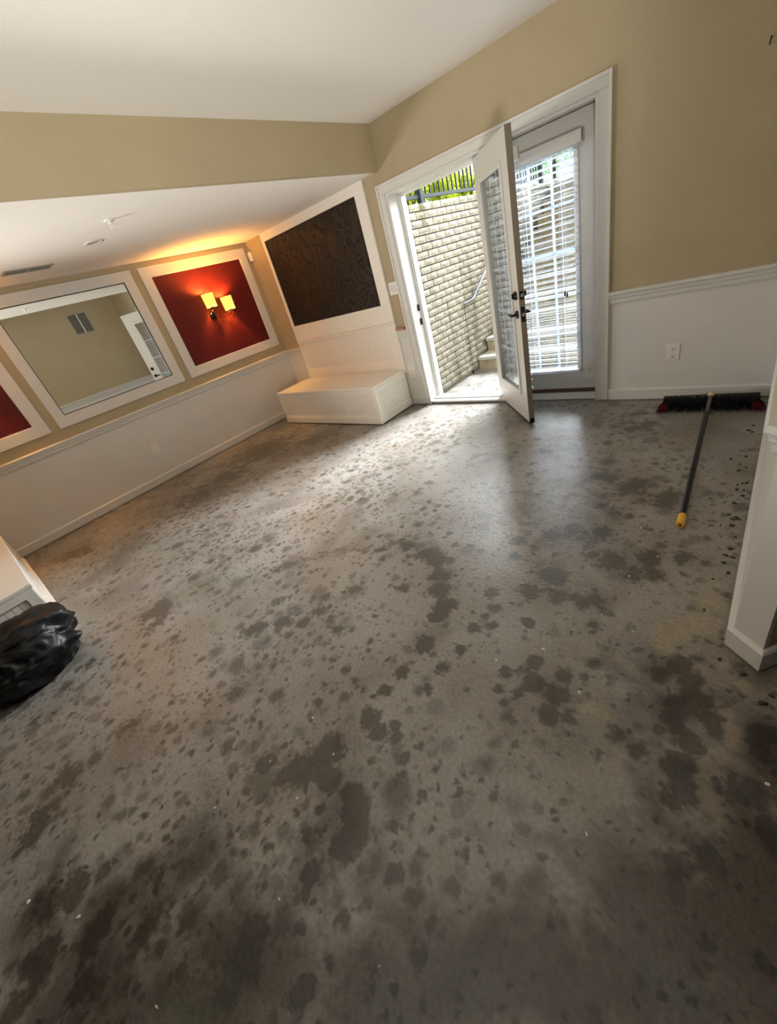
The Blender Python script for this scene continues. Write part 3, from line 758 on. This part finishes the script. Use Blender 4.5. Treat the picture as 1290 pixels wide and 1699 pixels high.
def wall_sconce(dy, label):
    sx = .006
    sc = empty('wall_sconce', (sx, -.86, 1.555), label, 'sconce')
    m = MB().tube([(sx, -.862, 1.555), (sx + .012, -.862, 1.555), (sx + .022, -.862, 1.555)], [.046, .042, .02], 18)
    m.tube([(sx + .02, -.862, 1.615), (sx + .034, -.862, 1.60), (sx + .04, -.862, 1.56), (sx + .034, -.862, 1.52), (sx + .02, -.862, 1.505)], [.012, .016, .02, .014, .006], 10)
    m.build('backplate', M['bronze'], sc, smooth=True)


    SXX = .105
    MB().tube(spline([(.04, -.860, 1.575), (.07, -.83, 1.515), (.10, -.775, 1.445), (SXX, -.715, 1.405), (SXX, -.650, 1.405), (SXX, -.606, 1.440), (SXX, -.606, 1.490), (SXX, -.635, 1.530), (SXX, -.652, 1.550)]), .0052, 8).build('scroll_arm', M['copper'], sc, smooth=True)
    MB().tube(spline([(SXX, -.652, 1.548), (SXX, -.700, 1.535), (SXX, -.708, 1.505), (SXX, -.680, 1.487), (SXX, -.655, 1.505), (SXX, -.625, 1.535)]), .0042, 8).build('curl', M['copper'], sc, smooth=True)
    MB().tube(spline([(.04, -.862, 1.59), (.075, -.872, 1.600), (SXX, -.878, 1.635)]), .006, 8).build('short_arm', M['copper'], sc, smooth=True)
    MB().tube(spline([(.035, -.80, 1.64), (.03, -.772, 1.650), (.03, -.790, 1.70), (.035, -.800, 1.77), (.045, -.815, 1.815), (.06, -.845, 1.825), (.06, -.857, 1.800)]), .0042, 8).build('top_scroll', M['copper'], sc, smooth=True)
    MB().tube(spline([(.03, -.868, 1.53), (.03, -.880, 1.47), (.025, -.895, 1.425)]), [.006] * 20 + [.003], 8).build('tail', M['copper'], sc, smooth=True)
    for (yy, zz) in ((-.880, 1.640), (-.652, 1.562)):
        r0, r1 = .066, .071
        m = MB(); n = 28
        prof = [(r0, .022), (r1, .150), (r1 - .003, .150), (r0 - .003, .022)]
        vs = [(SXX + p[0] * math.cos(2 * math.pi * k / n), yy + p[0] * math.sin(2 * math.pi * k / n), zz + p[1]) for p in prof for k in range(n)]
        fs = [(a * n + k, a * n + (k + 1) % n, ((a + 1) % 4) * n + (k + 1) % n, ((a + 1) % 4) * n + k) for a in range(4) for k in range(n)]
        sh = m.add(vs, fs).build('lamp_shade', M['shade'], sc, smooth=False)
        m = MB()
        prof = [(r0 + .001, .0), (r0 + .0015, .018), (r0 - .003, .018), (r0 - .003, .0)]
        vs = [(SXX + p[0] * math.cos(2 * math.pi * k / n), yy + p[0] * math.sin(2 * math.pi * k / n), zz + p[1]) for p in prof for k in range(n)]
        m.add(vs, fs).build('shade_band', M['shade_band'], sh)
        m = MB().tube([(SXX, yy, zz - .012), (SXX, yy, zz + .002)], [.012, .03], 12)
        m.tube([(SXX, yy, zz), (SXX, yy, zz + .05)], .012, 10)
        m.box(SXX - .0015, SXX + .0015, yy - r0, yy + r0, zz + .018, zz + .021).box(SXX - r0, SXX + r0, yy - .0015, yy + .0015, zz + .018, zz + .021)
        m.build('socket', M['bronze'], sc)
        ld = bpy.data.lights.new('sconce_bulb', 'POINT'); ld.energy = SCONCE_W; ld.color = (1.0, 0.46, 0.10); ld.shadow_soft_size = .022
        lo = bpy.data.objects.new('sconce_bulb', ld); COL.objects.link(lo); lo.location = (SXX, yy + dy, zz + .105)

    sc.location.y += dy


wall_sconce(0, 'lit two shade scrolled sconce on the red panel')
wall_sconce(-2.93, 'lit sconce on the red panel left of the mirror, outside the photo')

# ================================================================== SMALL FITTINGS
def outlet(loc, axis, label, group=None):
    """duplex outlet plate; axis 'y' on the north wall, 'x' on the west wall"""
    T = (lambda a, d, b: (loc[0] + a, loc[1] - d, loc[2] + b)) if axis == 'y' else (lambda a, d, b: (loc[0] + d, loc[1] + a, loc[2] + b))
    root = empty('wall_outlet', loc, label, 'outlet')
    def bx(m, a0, a1, d0, d1, b0, b1):
        p, q = T(a0, d0, b0), T(a1, d1, b1)
        return m.box(*sorted((p[0], q[0])), *sorted((p[1], q[1])), *sorted((p[2], q[2])))
    bx(MB(), -.043, .043, 0, .006, -.062, .062).build('cover_plate', M['plastic'], root, bevel=.003)
    for s in (-1, 1):
        b0 = s * .027
        bx(MB(), -.017, .017, .006, .009, b0 - .016, b0 + .016).build('socket_face', M['plastic'], root, bevel=.002)
        m = MB(); bx(m, -.009, -.0065, .009, .0096, b0 - .003, b0 + .008); bx(m, .006, .0085, .009, .0096, b0 - .003, b0 + .007)
        bx(m, -.003, .003, .009, .0096, b0 - .012, b0 - .006)
        m.build('slots', M['dark_plastic'], root)
    bx(MB(), -.003, .003, .006, .0075, -.003, .003).build('screw', M['steel'], root)


outlet((4.789, 0, .372), 'y', 'white duplex outlet above the push broom')
outlet((2.248, 0, .395), 'y', 'white duplex outlet between storage bench and door casing')
outlet((0, -2.298, .400), 'x', 'white duplex outlet below the mirror')

sw = empty('light_switch', (2.246, 0, 1.282), 'white double light switch left of the door casing', 'switch')
MB().box(2.190, 2.303, -.006, 0, 1.222, 1.342).build('cover_plate', M['plastic'], sw, bevel=.003)
for xx in (2.222, 2.270):
    MB().box(xx - .017, xx + .017, -.0085, -.006, 1.250, 1.314).build('rocker', M['white'], sw, bevel=.002)

sn = empty('motion_sensor', (.045, 0, 2.075), 'small white sensor box high in the alcove corner', 'sensor')
MB().box(.012, .075, -.042, 0, 2.018, 2.125).build('housing', M['plastic'], sn, bevel=.012)
MB().prism([(-.02, -.03), (.02, -.03), (.024, .0), (.02, .026), (-.02, .026)], lambda p, q, t: (.0435 + p, t, 2.06 + q), -.046, -.0415).build('lens', M['white'], sn, bevel=.002)

hk = MB().tube(spline([(5.09, 0, 1.950), (5.09, -.022, 1.952), (5.089, -.030, 1.94), (5.088, -.026, 1.925), (5.088, -.012, 1.922)]), .003, 8)
tag(hk.build('wall_hook', M['bronze']), 'tiny dark hook on the bare beige wall', 'hook')

# soffit: vent, downlight, sprinkler
vt = empty('ceiling_vent', (.597, -2.60, ZLOW), 'two section vent grille in the soffit above the mirror', 'vent')
MB().frame(lambda a, b, d: (a, b, ZLOW - d), .515, .680, -2.785, -2.415, .018, 0, .006).build('frame', M['ventgrey'], vt, bevel=.002)
MB().box(.533, .662, -2.767, -2.433, ZLOW - .002, ZLOW - .0005).build('backing', M['ventdark'], vt)
MB().box(.533, .662, -2.606, -2.594, ZLOW - .006, ZLOW - .002).build('divider', M['ventgrey'], vt)
for k in range(10):
    for (ya, yb_) in ((-2.767, -2.606), (-2.594, -2.433)):
        xx = .537 + k * .0128
        MB().prism([(0, 0), (.008, -.003), (.0085, -.002), (.0005, .001)], lambda p, q, t: (xx + p, t, ZLOW - .003 + q), ya, yb_).build('slat', M['ventgrey'], vt)

dl = empty('recessed_light', (1.228, -2.232, ZLOW), 'unlit round recessed light in the soffit', 'ceiling light')
n = 32
def ringv(r, z): return [(1.228 + r * math.cos(2 * math.pi * k / n), -2.232 + r * math.sin(2 * math.pi * k / n), ZLOW + z) for k in range(n)]
vs = ringv(.072, -.0005) + ringv(.070, -.006) + ringv(.050, -.007) + ringv(.046, -.0008)
fs = [(a * n + k, a * n + (k + 1) % n, (a + 1) * n + (k + 1) % n, (a + 1) * n + k) for a in range(3) for k in range(n)]
MB().add(vs, fs).build('trim_ring', M['white'], dl, smooth=True)
MB().add(ringv(.047, -.0012) , [tuple(range(n))]).build('lens', M['ventgrey'], dl)

sp = empty('fire_sprinkler', (1.80, -2.284, ZLOW), 'white fire sprinkler head hanging from the soffit', 'sprinkler')
MB().tube([(1.80, -2.284, ZLOW - .0003), (1.80, -2.284, ZLOW - .006), (1.80, -2.284, ZLOW - .009)], [.036, .034, .016], 20).build('escutcheon', M['plastic'], sp)
MB().tube([(1.80, -2.284, ZLOW - .008), (1.80, -2.284, ZLOW - .028)], .011, 12).build('body', M['plastic'], sp)
m = MB()
for s in (-1, 1):
    m.tube([(1.80, -2.284 + s * .010, ZLOW - .026), (1.80, -2.284 + s * .014, ZLOW - .04), (1.80, -2.284 + s * .003, ZLOW - .056)], .003, 6)
m.build('yoke', M['plastic'], sp)
MB().tube([(1.80, -2.284, ZLOW - .055), (1.80, -2.284, ZLOW - .058)], [.019, .020], 16).build('deflector', M['plastic'], sp)

# return vent on the east wall, seen in the mirror
rv = empty('return_vent', (5.405, -.77, 2.18), 'two section return vent high on wall, seen in the mirror', 'vent')
XE = 5.405
MB().frame(lambda a, b, d: (XE - d, a, b), -.955, -.580, 1.985, 2.375, .022, 0, .010).build('frame', M['ventgrey'], rv, bevel=.002)
MB().box(XE - .003, XE - .001, -.933, -.602, 2.007, 2.353).build('backing', M['ventdark'], rv)
MB().box(XE - .010, XE - .003, -.777, -.757, 2.007, 2.353).build('divider', M['plastic'], rv)
for k in range(17):
    for ya, yb_ in ((-.933, -.777), (-.757, -.602)):
        zz = 2.012 + k * .0203
        MB().prism([(0, 0), (.007, -.006), (.007, -.003), (0, .003)], lambda p, q, t: (XE - .003 - p, t, zz + q), ya, yb_).build('slat', M['ventgrey'], rv)

# ================================================================== PUSH BROOM
br = empty('push_broom', (5.07, -.30, 0), 'black push broom with red bristle ends and long pole', 'broom')
BC = Vector((5.068, -.235, 0)); bang = math.radians(3.0)
BU = Vector((math.cos(bang), math.sin(bang), 0)); BV = Vector((-math.sin(bang), math.cos(bang), 0))
def bpt(a, b, c): return tuple(BC + BU * a + BV * b + Vector((0, 0, c)))
m = MB()
prof = [(-.040, .062), (.040, .062), (.040, .098), (.026, .108), (-.026, .108), (-.040, .098)]
m.prism(prof, lambda p, q, t: bpt(t, p, q), -.275, .275)
m.build('head_block', M['black'], br, bevel=.004)
rb = random.Random(3)
for nm, mt_, rng_ in (('bristles', 'bristledark', [(-.262, .262)]), ('red_bristles', 'bristle', [(-.300, -.25), (.25, .300)])):
    m = MB()
    for (a0, a1) in rng_:
        for k in range(1500 if nm == 'bristles' else 420):
            a = rb.uniform(a0, a1); b = rb.uniform(-.044, .044)
            aa = max(-.268, min(.268, a * .93)); sp_ = rb.uniform(.8, 1.35)
            ax = a + (a - aa) * .6 + rb.uniform(-.008, .008); bx_ = b * 1.45 * sp_ + rb.uniform(-.008, .008)
            t0 = Vector(bpt(aa, b * .8, .068)); t1 = Vector(bpt((aa + ax) / 2, (b + bx_) / 2, .035)); t2 = Vector(bpt(ax * 1.02, bx_, rb.uniform(.001, .012)))
            w = BU * .0016; w2 = BV * .0016
            m.add([t0 - w, t0 + w, t1 + w, t2, t1 - w, t1 + w2], [(0, 1, 2, 4), (4, 2, 3), (0, 4, 5), (1, 5, 2), (4, 3, 5), (2, 5, 3)])
    tag(m.build(nm, M[mt_], br), kind='stuff')
# dust on the block
m = MB()
for k in range(22):
    a, b, s_ = rb.uniform(-.25, .25), rb.uniform(-.024, .024), rb.uniform(.002, .006)
    p = Vector(bpt(a, b, .1082)); m.add([p + BU * s_, p + BV * s_, p - BU * s_ * 1.4, p - BV * s_], [(0, 1, 2, 3)])
tag(m.build('dust_specks', M['ventgrey'], br), kind='stuff')
H0 = Vector(bpt(.008, -.030, .112)); H1 = Vector((5.136, -1.760, .018))
hd = (H1 - H0).normalized()
MB().tube([H0 + Vector((0, .03, -.016)), H0 + Vector((0, .016, .012)), H0 + Vector((0, -.006, .008))], [.021, .019, .014], 14).build('pole_socket', M['knob'], br, smooth=True)
m = MB()
rs = []; pth = []
for k in range(25):
    pth.append(H0 + hd * (.006 + .0105 * k)); rs.append(.0098 if k % 2 else .0122)
m.tube(pth, rs, 10); m.build('threaded_ferrule', M['thread'], br)
MB().tube([H0 + hd * .25, H0 + hd * .26, H1 - hd * .075], [.0135, .0145, .0145], 16).build('pole', M['blackpole'], br, smooth=False)
MB().tube([H1 - hd * .085, H1 - hd * .08, H1 - hd * .006, H1], [.0155, .0185, .0185, .0165], 16).build('end_cap', M['yellow'], br)
MB().tube([H1 - hd * .001, H1 + hd * .0005], [.007, .007], 12).build('cap_hole', M['dark_plastic'], br)
MB().tube([H0 + hd * .05 + Vector((-.025, 0, .0)), H0 + hd * .05 + Vector((.025, 0, .0))], [.006, .006], 8).build('wing_bolt', M['black'], br)
MB().tube(spline([H0 + hd * .055 + Vector((.012, 0, .0)), H0 + hd * .10 + Vector((.055, 0, -.018)), Vector(bpt(.12, -.12, .05)), Vector(bpt(.165, -.05, .09)), Vector(bpt(.185, -.022, .108))]), .0042, 8).build('wire_brace', M['black'], br, smooth=True)

# ================================================================== BLACK BAG
def make_bag():
    import bmesh
    bm = bmesh.new()
    bmesh.ops.create_icosphere(bm, subdivisions=6, radius=1.0)
    me = bpy.data.meshes.new('garbage_bag')
    c = Vector((2.335, -4.22, .0))
    for v in bm.verts:
        n = v.co.normalized()
        # crumpled plastic: ridged folds at three scales
        q = n * 1.5 + Vector((3.1, .7, 5.2)); f = 0
        w = Vector((mnoise.noise(n * 2.0 + Vector((9, 0, 0))), mnoise.noise(n * 2.0 + Vector((0, 9, 0))), mnoise.noise(n * 2 + Vector((0, 0, 9))))) * .7
        f += .16 * (0.5 - abs(mnoise.noise((q + w) * .9)) * 2)
        f += .055 * (0.5 - abs(mnoise.noise((q + w) * 2.3)) * 2)
        f += .018 * (0.5 - abs(mnoise.noise((q + w * 2) * 5.0)) * 2)
        # gathered corner thrown to the north-east, a slack hump at the top
        for (dx, dy, dz, amp, k) in ((.62, .78, .06, .36, 60), (.80, .35, .10, .10, 12), (.10, .74, .66, .34, 9), (.62, .45, .64, .20, 10), (-.4, .6, .68, .14, 10)):
            dd = n.dot(Vector((dx, dy, dz)).normalized())
            f += amp * math.exp(-k * (1 - dd))
        r = 1 + f
        p = Vector((n.x * .245 * r, n.y * .29 * r, n.z * .20 * r))
        z = p.z + .135
        if z < .012: 
            z = .004 + .008 * math.exp(min(0, (z - .012) * 12))
        v.co = Vector((max(p.x, -.16), p.y, z))
    bm.to_mesh(me); bm.free()
    for p in me.polygons: p.use_smooth = True
    me.materials.append(M['bag'])
    o = bpy.data.objects.new('garbage_bag', me); COL.objects.link(o); o.location = c
    ORG[o.name] = c
    tag(o, 'crumpled black plastic garbage bag lying against the near storage bench', 'bag')
    return o


make_bag()

# ================================================================== FLOOR DEBRIS
FLAKES = [(4.147, -3.48), (4.232, -3.561), (4.335, -3.534), (4.127, -3.692), (4.329, -3.713), (4.334, -3.777), (4.074, -3.914), (3.103, -3.181), (3.537, -3.106), (3.97, -2.296), (4.978, -1.809), (4.972, -2.473), (5.097, -2.512), (5.005, -2.869), (4.827, -2.747), (5.012, -2.195), (5.09, -2.015), (4.681, -2.882), (5.514, -2.906), (5.156, -3.284), (3.736, -4.464), (3.952, -4.355), (4.381, -4.259), (4.494, -3.919), (4.829, -3.838)]
CLODS = [(5.323, -1.473), (5.351, -1.618), (5.341, -1.865), (5.331, -1.917), (5.355, -1.924), (5.351, -2.038), (5.351, -1.336), (5.354, -1.261), (5.352, -1.767), (5.492, -2.644), (5.51, -2.604), (5.37, -2.52), (5.439, -2.553), (5.328, -1.678), (5.35, -1.395), (5.321, -1.287)]
_r = random.Random(31)
CLODS += [(5.345 - abs(_r.gauss(0, .03)), _r.uniform(-2.35, -.5)) for _ in range(18)]
rd = random.Random(11)
def flake(xy, s, flat, m, name, label, cat, group):
    k = rd.randint(5, 7); vs = []
    ph = rd.uniform(0, 6.28); el = rd.uniform(.4, .9)
    ring = []
    for i in range(k):
        a = 2 * math.pi * i / k; rr = s * rd.uniform(.65, 1.2)
        x, y = math.cos(a) * rr, math.sin(a) * rr * el
        ring.append((x * math.cos(ph) - y * math.sin(ph), x * math.sin(ph) + y * math.cos(ph)))
    mb = MB()
    top = [(xy[0] + p[0] * .7, xy[1] + p[1] * .7, flat * rd.uniform(.7, 1.3)) for p in ring]
    bot = [(xy[0] + p[0], xy[1] + p[1], .0004) for p in ring]
    mb.add(bot + top, [tuple(range(k - 1, -1, -1)), tuple(range(k, 2 * k))] + [(i, (i + 1) % k, k + (i + 1) % k, k + i) for i in range(k)])
    tag(mb.build(name, M[m]), label, cat, group)
for xy in FLAKES:
    flake(xy, rd.uniform(.004, .0085), .0025, 'chip', 'paint_chip', 'tiny pale chip lying on the spotted concrete', 'debris', 'pale chips scattered on the floor')
for xy in CLODS:
    flake(xy, rd.uniform(.006, .015), .006, 'clod', 'dirt_clod', 'dark crumb of dirt near the foot of the right wall', 'debris', 'dirt crumbs along the right wall')

# ================================================================== OUTSIDE
ZP = -.05
pat = struct(empty('floor_patio', (3.3, 1.0, ZP), 'pale concrete landing outside the open door', 'landing'))
MB().box(2.25, 5.2, .2, 1.40, ZP - .1, ZP).build('slab', M['conc'], pat)
rd2 = random.Random(5)
for k in range(26):
    x, y = rd2.uniform(2.45, 3.1), rd2.uniform(.45, 1.3)
    if k < 14: y = 1.33 - abs(rd2.gauss(0, .08)); x = rd2.uniform(2.4, 3.3)
    mb = MB(); a = rd2.uniform(0, 6.28); s = rd2.uniform(.014, .032)
    u = Vector((math.cos(a), math.sin(a), 0)) * s; v = Vector((-math.sin(a), math.cos(a), 0)) * s * .5
    p = Vector((x, y, ZP + .003))
    h = Vector((0, 0, s * .3))
    mb.add([p - u, p - v + h, p + u, p + v + h * .6, p + h * .2], [(0, 1, 4), (1, 2, 4), (2, 3, 4), (3, 0, 4)])
    tag(mb.build('fallen_leaf', M['deadleaf']), 'curled brown fallen leaf on the landing by the steps', 'leaf', 'fallen leaves on the landing')

st = empty('concrete_steps', (3.5, 1.38, ZP), 'concrete outdoor steps climbing beside the brick wall', 'steps')
NS, RISE, RUN, Y0 = 11, .178, .290, 1.380
for i in range(NS):
    ya = Y0 + i * RUN; zt = ZP + RISE * (i + 1)
    MB().box(2.328, 4.98, ya + .012, ya + RUN + .012 if i < NS - 1 else ya + 1.0, ZP, zt - .045).build('riser', M['riser'], st)
    MB().box(2.328, 4.98, ya - .012, ya + RUN + .02 if i < NS - 1 else ya + 1.0, zt - .045, zt).build('tread', M['tread'], st, bevel=.008)

# brick retaining wall: 7.3 cm courses, bricks proud of the mortar
bw = struct(empty('wall_areaway_west', (2.2, 2.4, ZP), 'cream brick retaining wall with dark joints outside the door', 'brick wall'))
XBK, CRS, BL, JT = 2.300, .0728, .205, .011
ZT = 1.965
MB().box(2.06, XBK - .012, .25, 5.0, -.3, ZT - .012).build('mortar_core', M['mortar'], bw)
br_m = []
for k in range(3):
    rr = random.Random(k)
    mb = MB(); hh = CRS - JT; L_ = BL - JT
    # slightly rough face: 4x2 grid with relief
    nx, nz = 4, 2
    g = [[(0, 0, 0)] * (nz + 1) for _ in range(nx + 1)]
    vs = []
    for i in range(nx + 1):
        for j in range(nz + 1):
            edge = i in (0, nx) or j in (0, nz)
            vs.append((.016 if edge else .016 + rr.uniform(.002, .008), -L_ / 2 + L_ * i / nx, -hh / 2 + hh * j / nz))
    fs = [(i * (nz + 1) + j, (i + 1) * (nz + 1) + j, (i + 1) * (nz + 1) + j + 1, i * (nz + 1) + j + 1) for i in range(nx) for j in range(nz)]
    per = [i * (nz + 1) for i in range(nx + 1)] + [nx * (nz + 1) + j for j in range(1, nz + 1)] + [i * (nz + 1) + nz for i in range(nx - 1, -1, -1)] + [j for j in range(nz - 1, 0, -1)]
    back = len(vs)
    for pidx in per: vs.append((0, vs[pidx][1], vs[pidx][2]))
    np_ = len(per)
    fs += [(per[a], per[(a + 1) % np_], back + (a + 1) % np_, back + a) for a in range(np_)]
    mb.add(vs, fs); br_m.append(mb)
slots = []
ncourse = int((ZT - ZP) / CRS)
for c in range(ncourse):
    zc = ZT - CRS * (c + .5)
    off = (.5 if c % 2 else 0) * BL
    y = .25 - off
    while y < 4.75:
        yc = y + BL / 2
        if yc > .30:
            stair_z = ZP + RISE * (int((yc - Y0) / RUN) + 1) if yc > Y0 else ZP
            if zc + CRS / 2 > stair_z and yc + BL / 2 < 4.72:
                slots.append((yc, zc))
        y += BL
def vis(s):
    yc, zc = s
    return (yc > 1.75) * 10 + yc
slots.sort(key=vis)
single, rest = slots[:300], slots[300:]
proto = {}
rr = random.Random(21)
for i, (yc, zc) in enumerate(single):
    k = rr.randrange(3)
    loc = Vector((XBK - .012 + .008 + rr.uniform(-.0015, .0015), yc, zc))
    if k not in proto:
        o = br_m[k].build('brick', M['brick'], bw, centre=(0, 0, 0)); place(o, loc, bw); proto[k] = o
    else:
        dup(proto[k], 'brick', loc, bw)
m = MB()
for (yc, zc) in rest:
    k = rr.randrange(3); b = br_m[k]
    m.add([(v[0] + XBK - .004, v[1] + yc, v[2] + zc) for v in b.v], b.f)
tag(m.build('far_bricks', M['brick'], bw), kind='stuff')
MB().box(XBK - .01, XBK + .016, 1.229, 1.243, ZP, .84).build('control_joint', M['ventdark'], bw)

# the other sides of the areaway and the ground above
struct(MB().box(5.0, 5.2, .2, 4.8, -.3, 1.95).build('wall_areaway_east', M['conc']), 'plain concrete side of the stairwell', 'wall')
gr = struct(empty('ground', (3, 8, 1.9), 'grassy ground around the top of the steps', 'ground'))
MB().box(-8, 2.06, .25, 5.0, -.3, 1.945).box(-8, 14, 5.25, 22, -.3, 1.96).box(5.2, 14, .25, 5.25, -.3, 1.93).build('turf', M['soil'], gr)
MB().box(2.06, 5.2, 5.0, 5.25, -.3, 1.93).build('curb', M['conc'], gr)

# handrail
hr = empty('stair_handrail', (2.38, 1.4, .87), 'grey pipe handrail fixed to the brick wall over the steps', 'handrail')
sl = RISE / RUN
pz = lambda y: .875 + (y - 1.41) * sl
MB().tube(spline([(2.316, 1.235, .845), (2.345, 1.29, .85), (2.372, 1.36, .862), (2.375, 1.42, .885)], 6) + [(2.375, 1.50, pz(1.5) + .01), (2.375, 2.75, pz(2.75))], .016, 12).build('rail', M['galv'], hr, smooth=True)
for y in (1.55, 2.6):
    m = MB().tube([(2.314, y, pz(y) - .055), (2.34, y, pz(y) - .055), (2.368, y, pz(y) - .045), (2.375, y, pz(y) - .015)], .008, 8)
    m.tube([(2.310, y, pz(y) - .055), (2.318, y, pz(y) - .055)], .024, 12)
    m.build('bracket', M['galv'], hr)

# iron fence on the wall
fc = empty('iron_fence', (2.20, 2.2, 1.97), 'dark iron picket fence along the brick wall top', 'fence')
XF = 2.20
pk = None
for i in range(41):
    y = .30 + i * .0975
    if pk is None:
        pk = MB().box(XF - .008, XF + .008, y - .008, y + .008, 2.03, 3.02).build('picket', M['fence'], fc); c0 = ORG[pk.name].copy(); y00 = y
    else:
        dup(pk, 'picket', c0 + Vector((0, y - y00, 0)), fc)
for z in (2.035, 2.93):
    MB().box(XF - .016, XF + .016, .26, 4.30, z - .016, z + .016).build('fence_rail', M['fence'], fc)
for y in (.86, 2.58, 4.29):
    MB().box(XF - .028, XF + .028, y - .028, y + .028, 1.94, 3.08).build('fence_post', M['fence'], fc)

# shrubs and trees above the wall
def foliage(mb, c, r, n, s, rnd, flat=1.0):
    for _ in range(n):
        while True:
            d = Vector((rnd.uniform(-1, 1), rnd.uniform(-1, 1), rnd.uniform(-1, 1)))
            if .25 < d.length < 1: break
        p = Vector((c[0] + d.x * r[0], c[1] + d.y * r[1], c[2] + d.z * r[2]))
        a = Vector((rnd.gauss(0, 1), rnd.gauss(0, 1), rnd.gauss(0, .6))).normalized()
        b = a.cross(Vector((rnd.gauss(0, 1), rnd.gauss(0, 1), rnd.gauss(0, 1)))).normalized()
        l = s * rnd.uniform(.6, 1.3)
        mb.add([p - a * l, p + b * l * .45, p + a * l, p - b * l * .45], [(0, 1, 2, 3)])
def shrub(x, y, z, r, n, leaf, s, label, group, name='shrub', seed=0):
    rnd = random.Random(seed)
    root = empty(name, (x, y, z), label, 'shrub', group)
    mb = MB()
    for k in range(5):
        a = rnd.uniform(0, 6.28); q = rnd.uniform(.2, .6)
        foliage(mb, (x + math.cos(a) * r[0] * q, y + math.sin(a) * r[1] * q, z + r[2] * rnd.uniform(.75, 1.15)), [v * rnd.uniform(.5, .75) for v in r], n // 5, s, rnd)
    tag(mb.build('foliage', M[leaf], root), kind='stuff')
    m = MB()
    for k in range(4):
        a = k * 1.57 + rnd.uniform(-.3, .3)
        m.tube([(x, y, z - .02), (x + math.cos(a) * r[0] * .3, y + math.sin(a) * r[1] * .3, z + r[2] * .6), (x + math.cos(a) * r[0] * .5, y + math.sin(a) * r[1] * .5, z + r[2] * 1.2)], [.014, .010, .004], 6)
    m.build('stems', M['bark'], root)
for i, (x, y, r) in enumerate([(1.80, .66, (.26, .28, .26)), (1.74, 1.32, (.28, .28, .30)), (1.80, 1.98, (.26, .28, .27)), (1.76, 2.70, (.28, .30, .25)), (1.78, 3.45, (.26, .30, .22))]):
    shrub(x, y, 1.945, r, 1500, 'leaf_yellow', .024, ['yellow green shrub behind the iron fence, nearest the house wall', 'second yellow green shrub from the house behind the iron fence', 'middle one of five yellow green shrubs behind the iron fence', 'fourth yellow green shrub from the house behind the iron fence', 'yellow green shrub behind the iron fence, nearest the stair top'][i], 'shrubs behind the iron fence', seed=i)
for i, (x, y, r) in enumerate([(2.55, 5.75, (.5, .35, .16)), (3.4, 5.8, (.5, .35, .14))]):
    shrub(x, y, 1.96, r, 1300, 'leaf_yellow', .024, ['low yellow green shrub at the stair top, beside the fence post', 'low yellow green shrub at the stair top, farther from the fence'][i], 'ground shrubs at the stair top', seed=20 + i)
def tree(x, y, z, h, r, n, leaf, s, label, seed):
    rnd = random.Random(seed)
    root = empty('garden_tree', (x, y, z), label, 'tree', 'trees beyond the fence')
    mb = MB()
    for k in range(7):
        a = rnd.uniform(0, 6.28); q = rnd.uniform(.1, .65)
        foliage(mb, (x + math.cos(a) * r * q, y + math.sin(a) * r * q, z + h * rnd.uniform(.35, .95)), (r * .6, r * .6, h * .26), n // 7, s, rnd)
    tag(mb.build('crown', M[leaf], root), kind='stuff')
    m = MB().tube([(x, y, z - .05), (x + .03, y, z + h * .3), (x - .02, y + .03, z + h * .6), (x, y, z + h * .85)], [h * .03, h * .024, h * .016, h * .006], 8)
    for k in range(5):
        a = k * 1.26; zz = z + h * (.35 + .08 * k)
        m.tube([(x, y, zz), (x + math.cos(a) * r * .4, y + math.sin(a) * r * .4, zz + h * .15), (x + math.cos(a) * r * .7, y + math.sin(a) * r * .7, zz + h * .25)], [h * .012, h * .008, h * .003], 6)
    m.build('trunk', M['bark'], root)
for i, (x, y, h, r, lf) in enumerate([(.3, 3.7, 2.6, .85, 'leaf_yellow'), (-1.6, 6.0, 3.2, 1.2, 'leaf_green'), (.75, 8.8, 2.2, 1.25, 'leaf_blue'), (1.9, 11.8, 2.4, 1.2, 'leaf_blue'), (-.2, 1.6, 2.4, .8, 'leaf_yellow'), (-2.4, 3.4, 3.0, 1.2, 'leaf_green')]):
    tree(x, y, 1.95, h, r, 5200, lf, .05, ['yellow green tree behind the far half of the iron fence', 'mid green tree standing farther back beyond the fence', 'pale green leafy tree beyond the end of the fence', 'pale green leafy tree farthest beyond the stair top', 'yellow green tree behind the near half of the iron fence', 'mid green tree on the left, well behind the fence'][i], 40 + i)
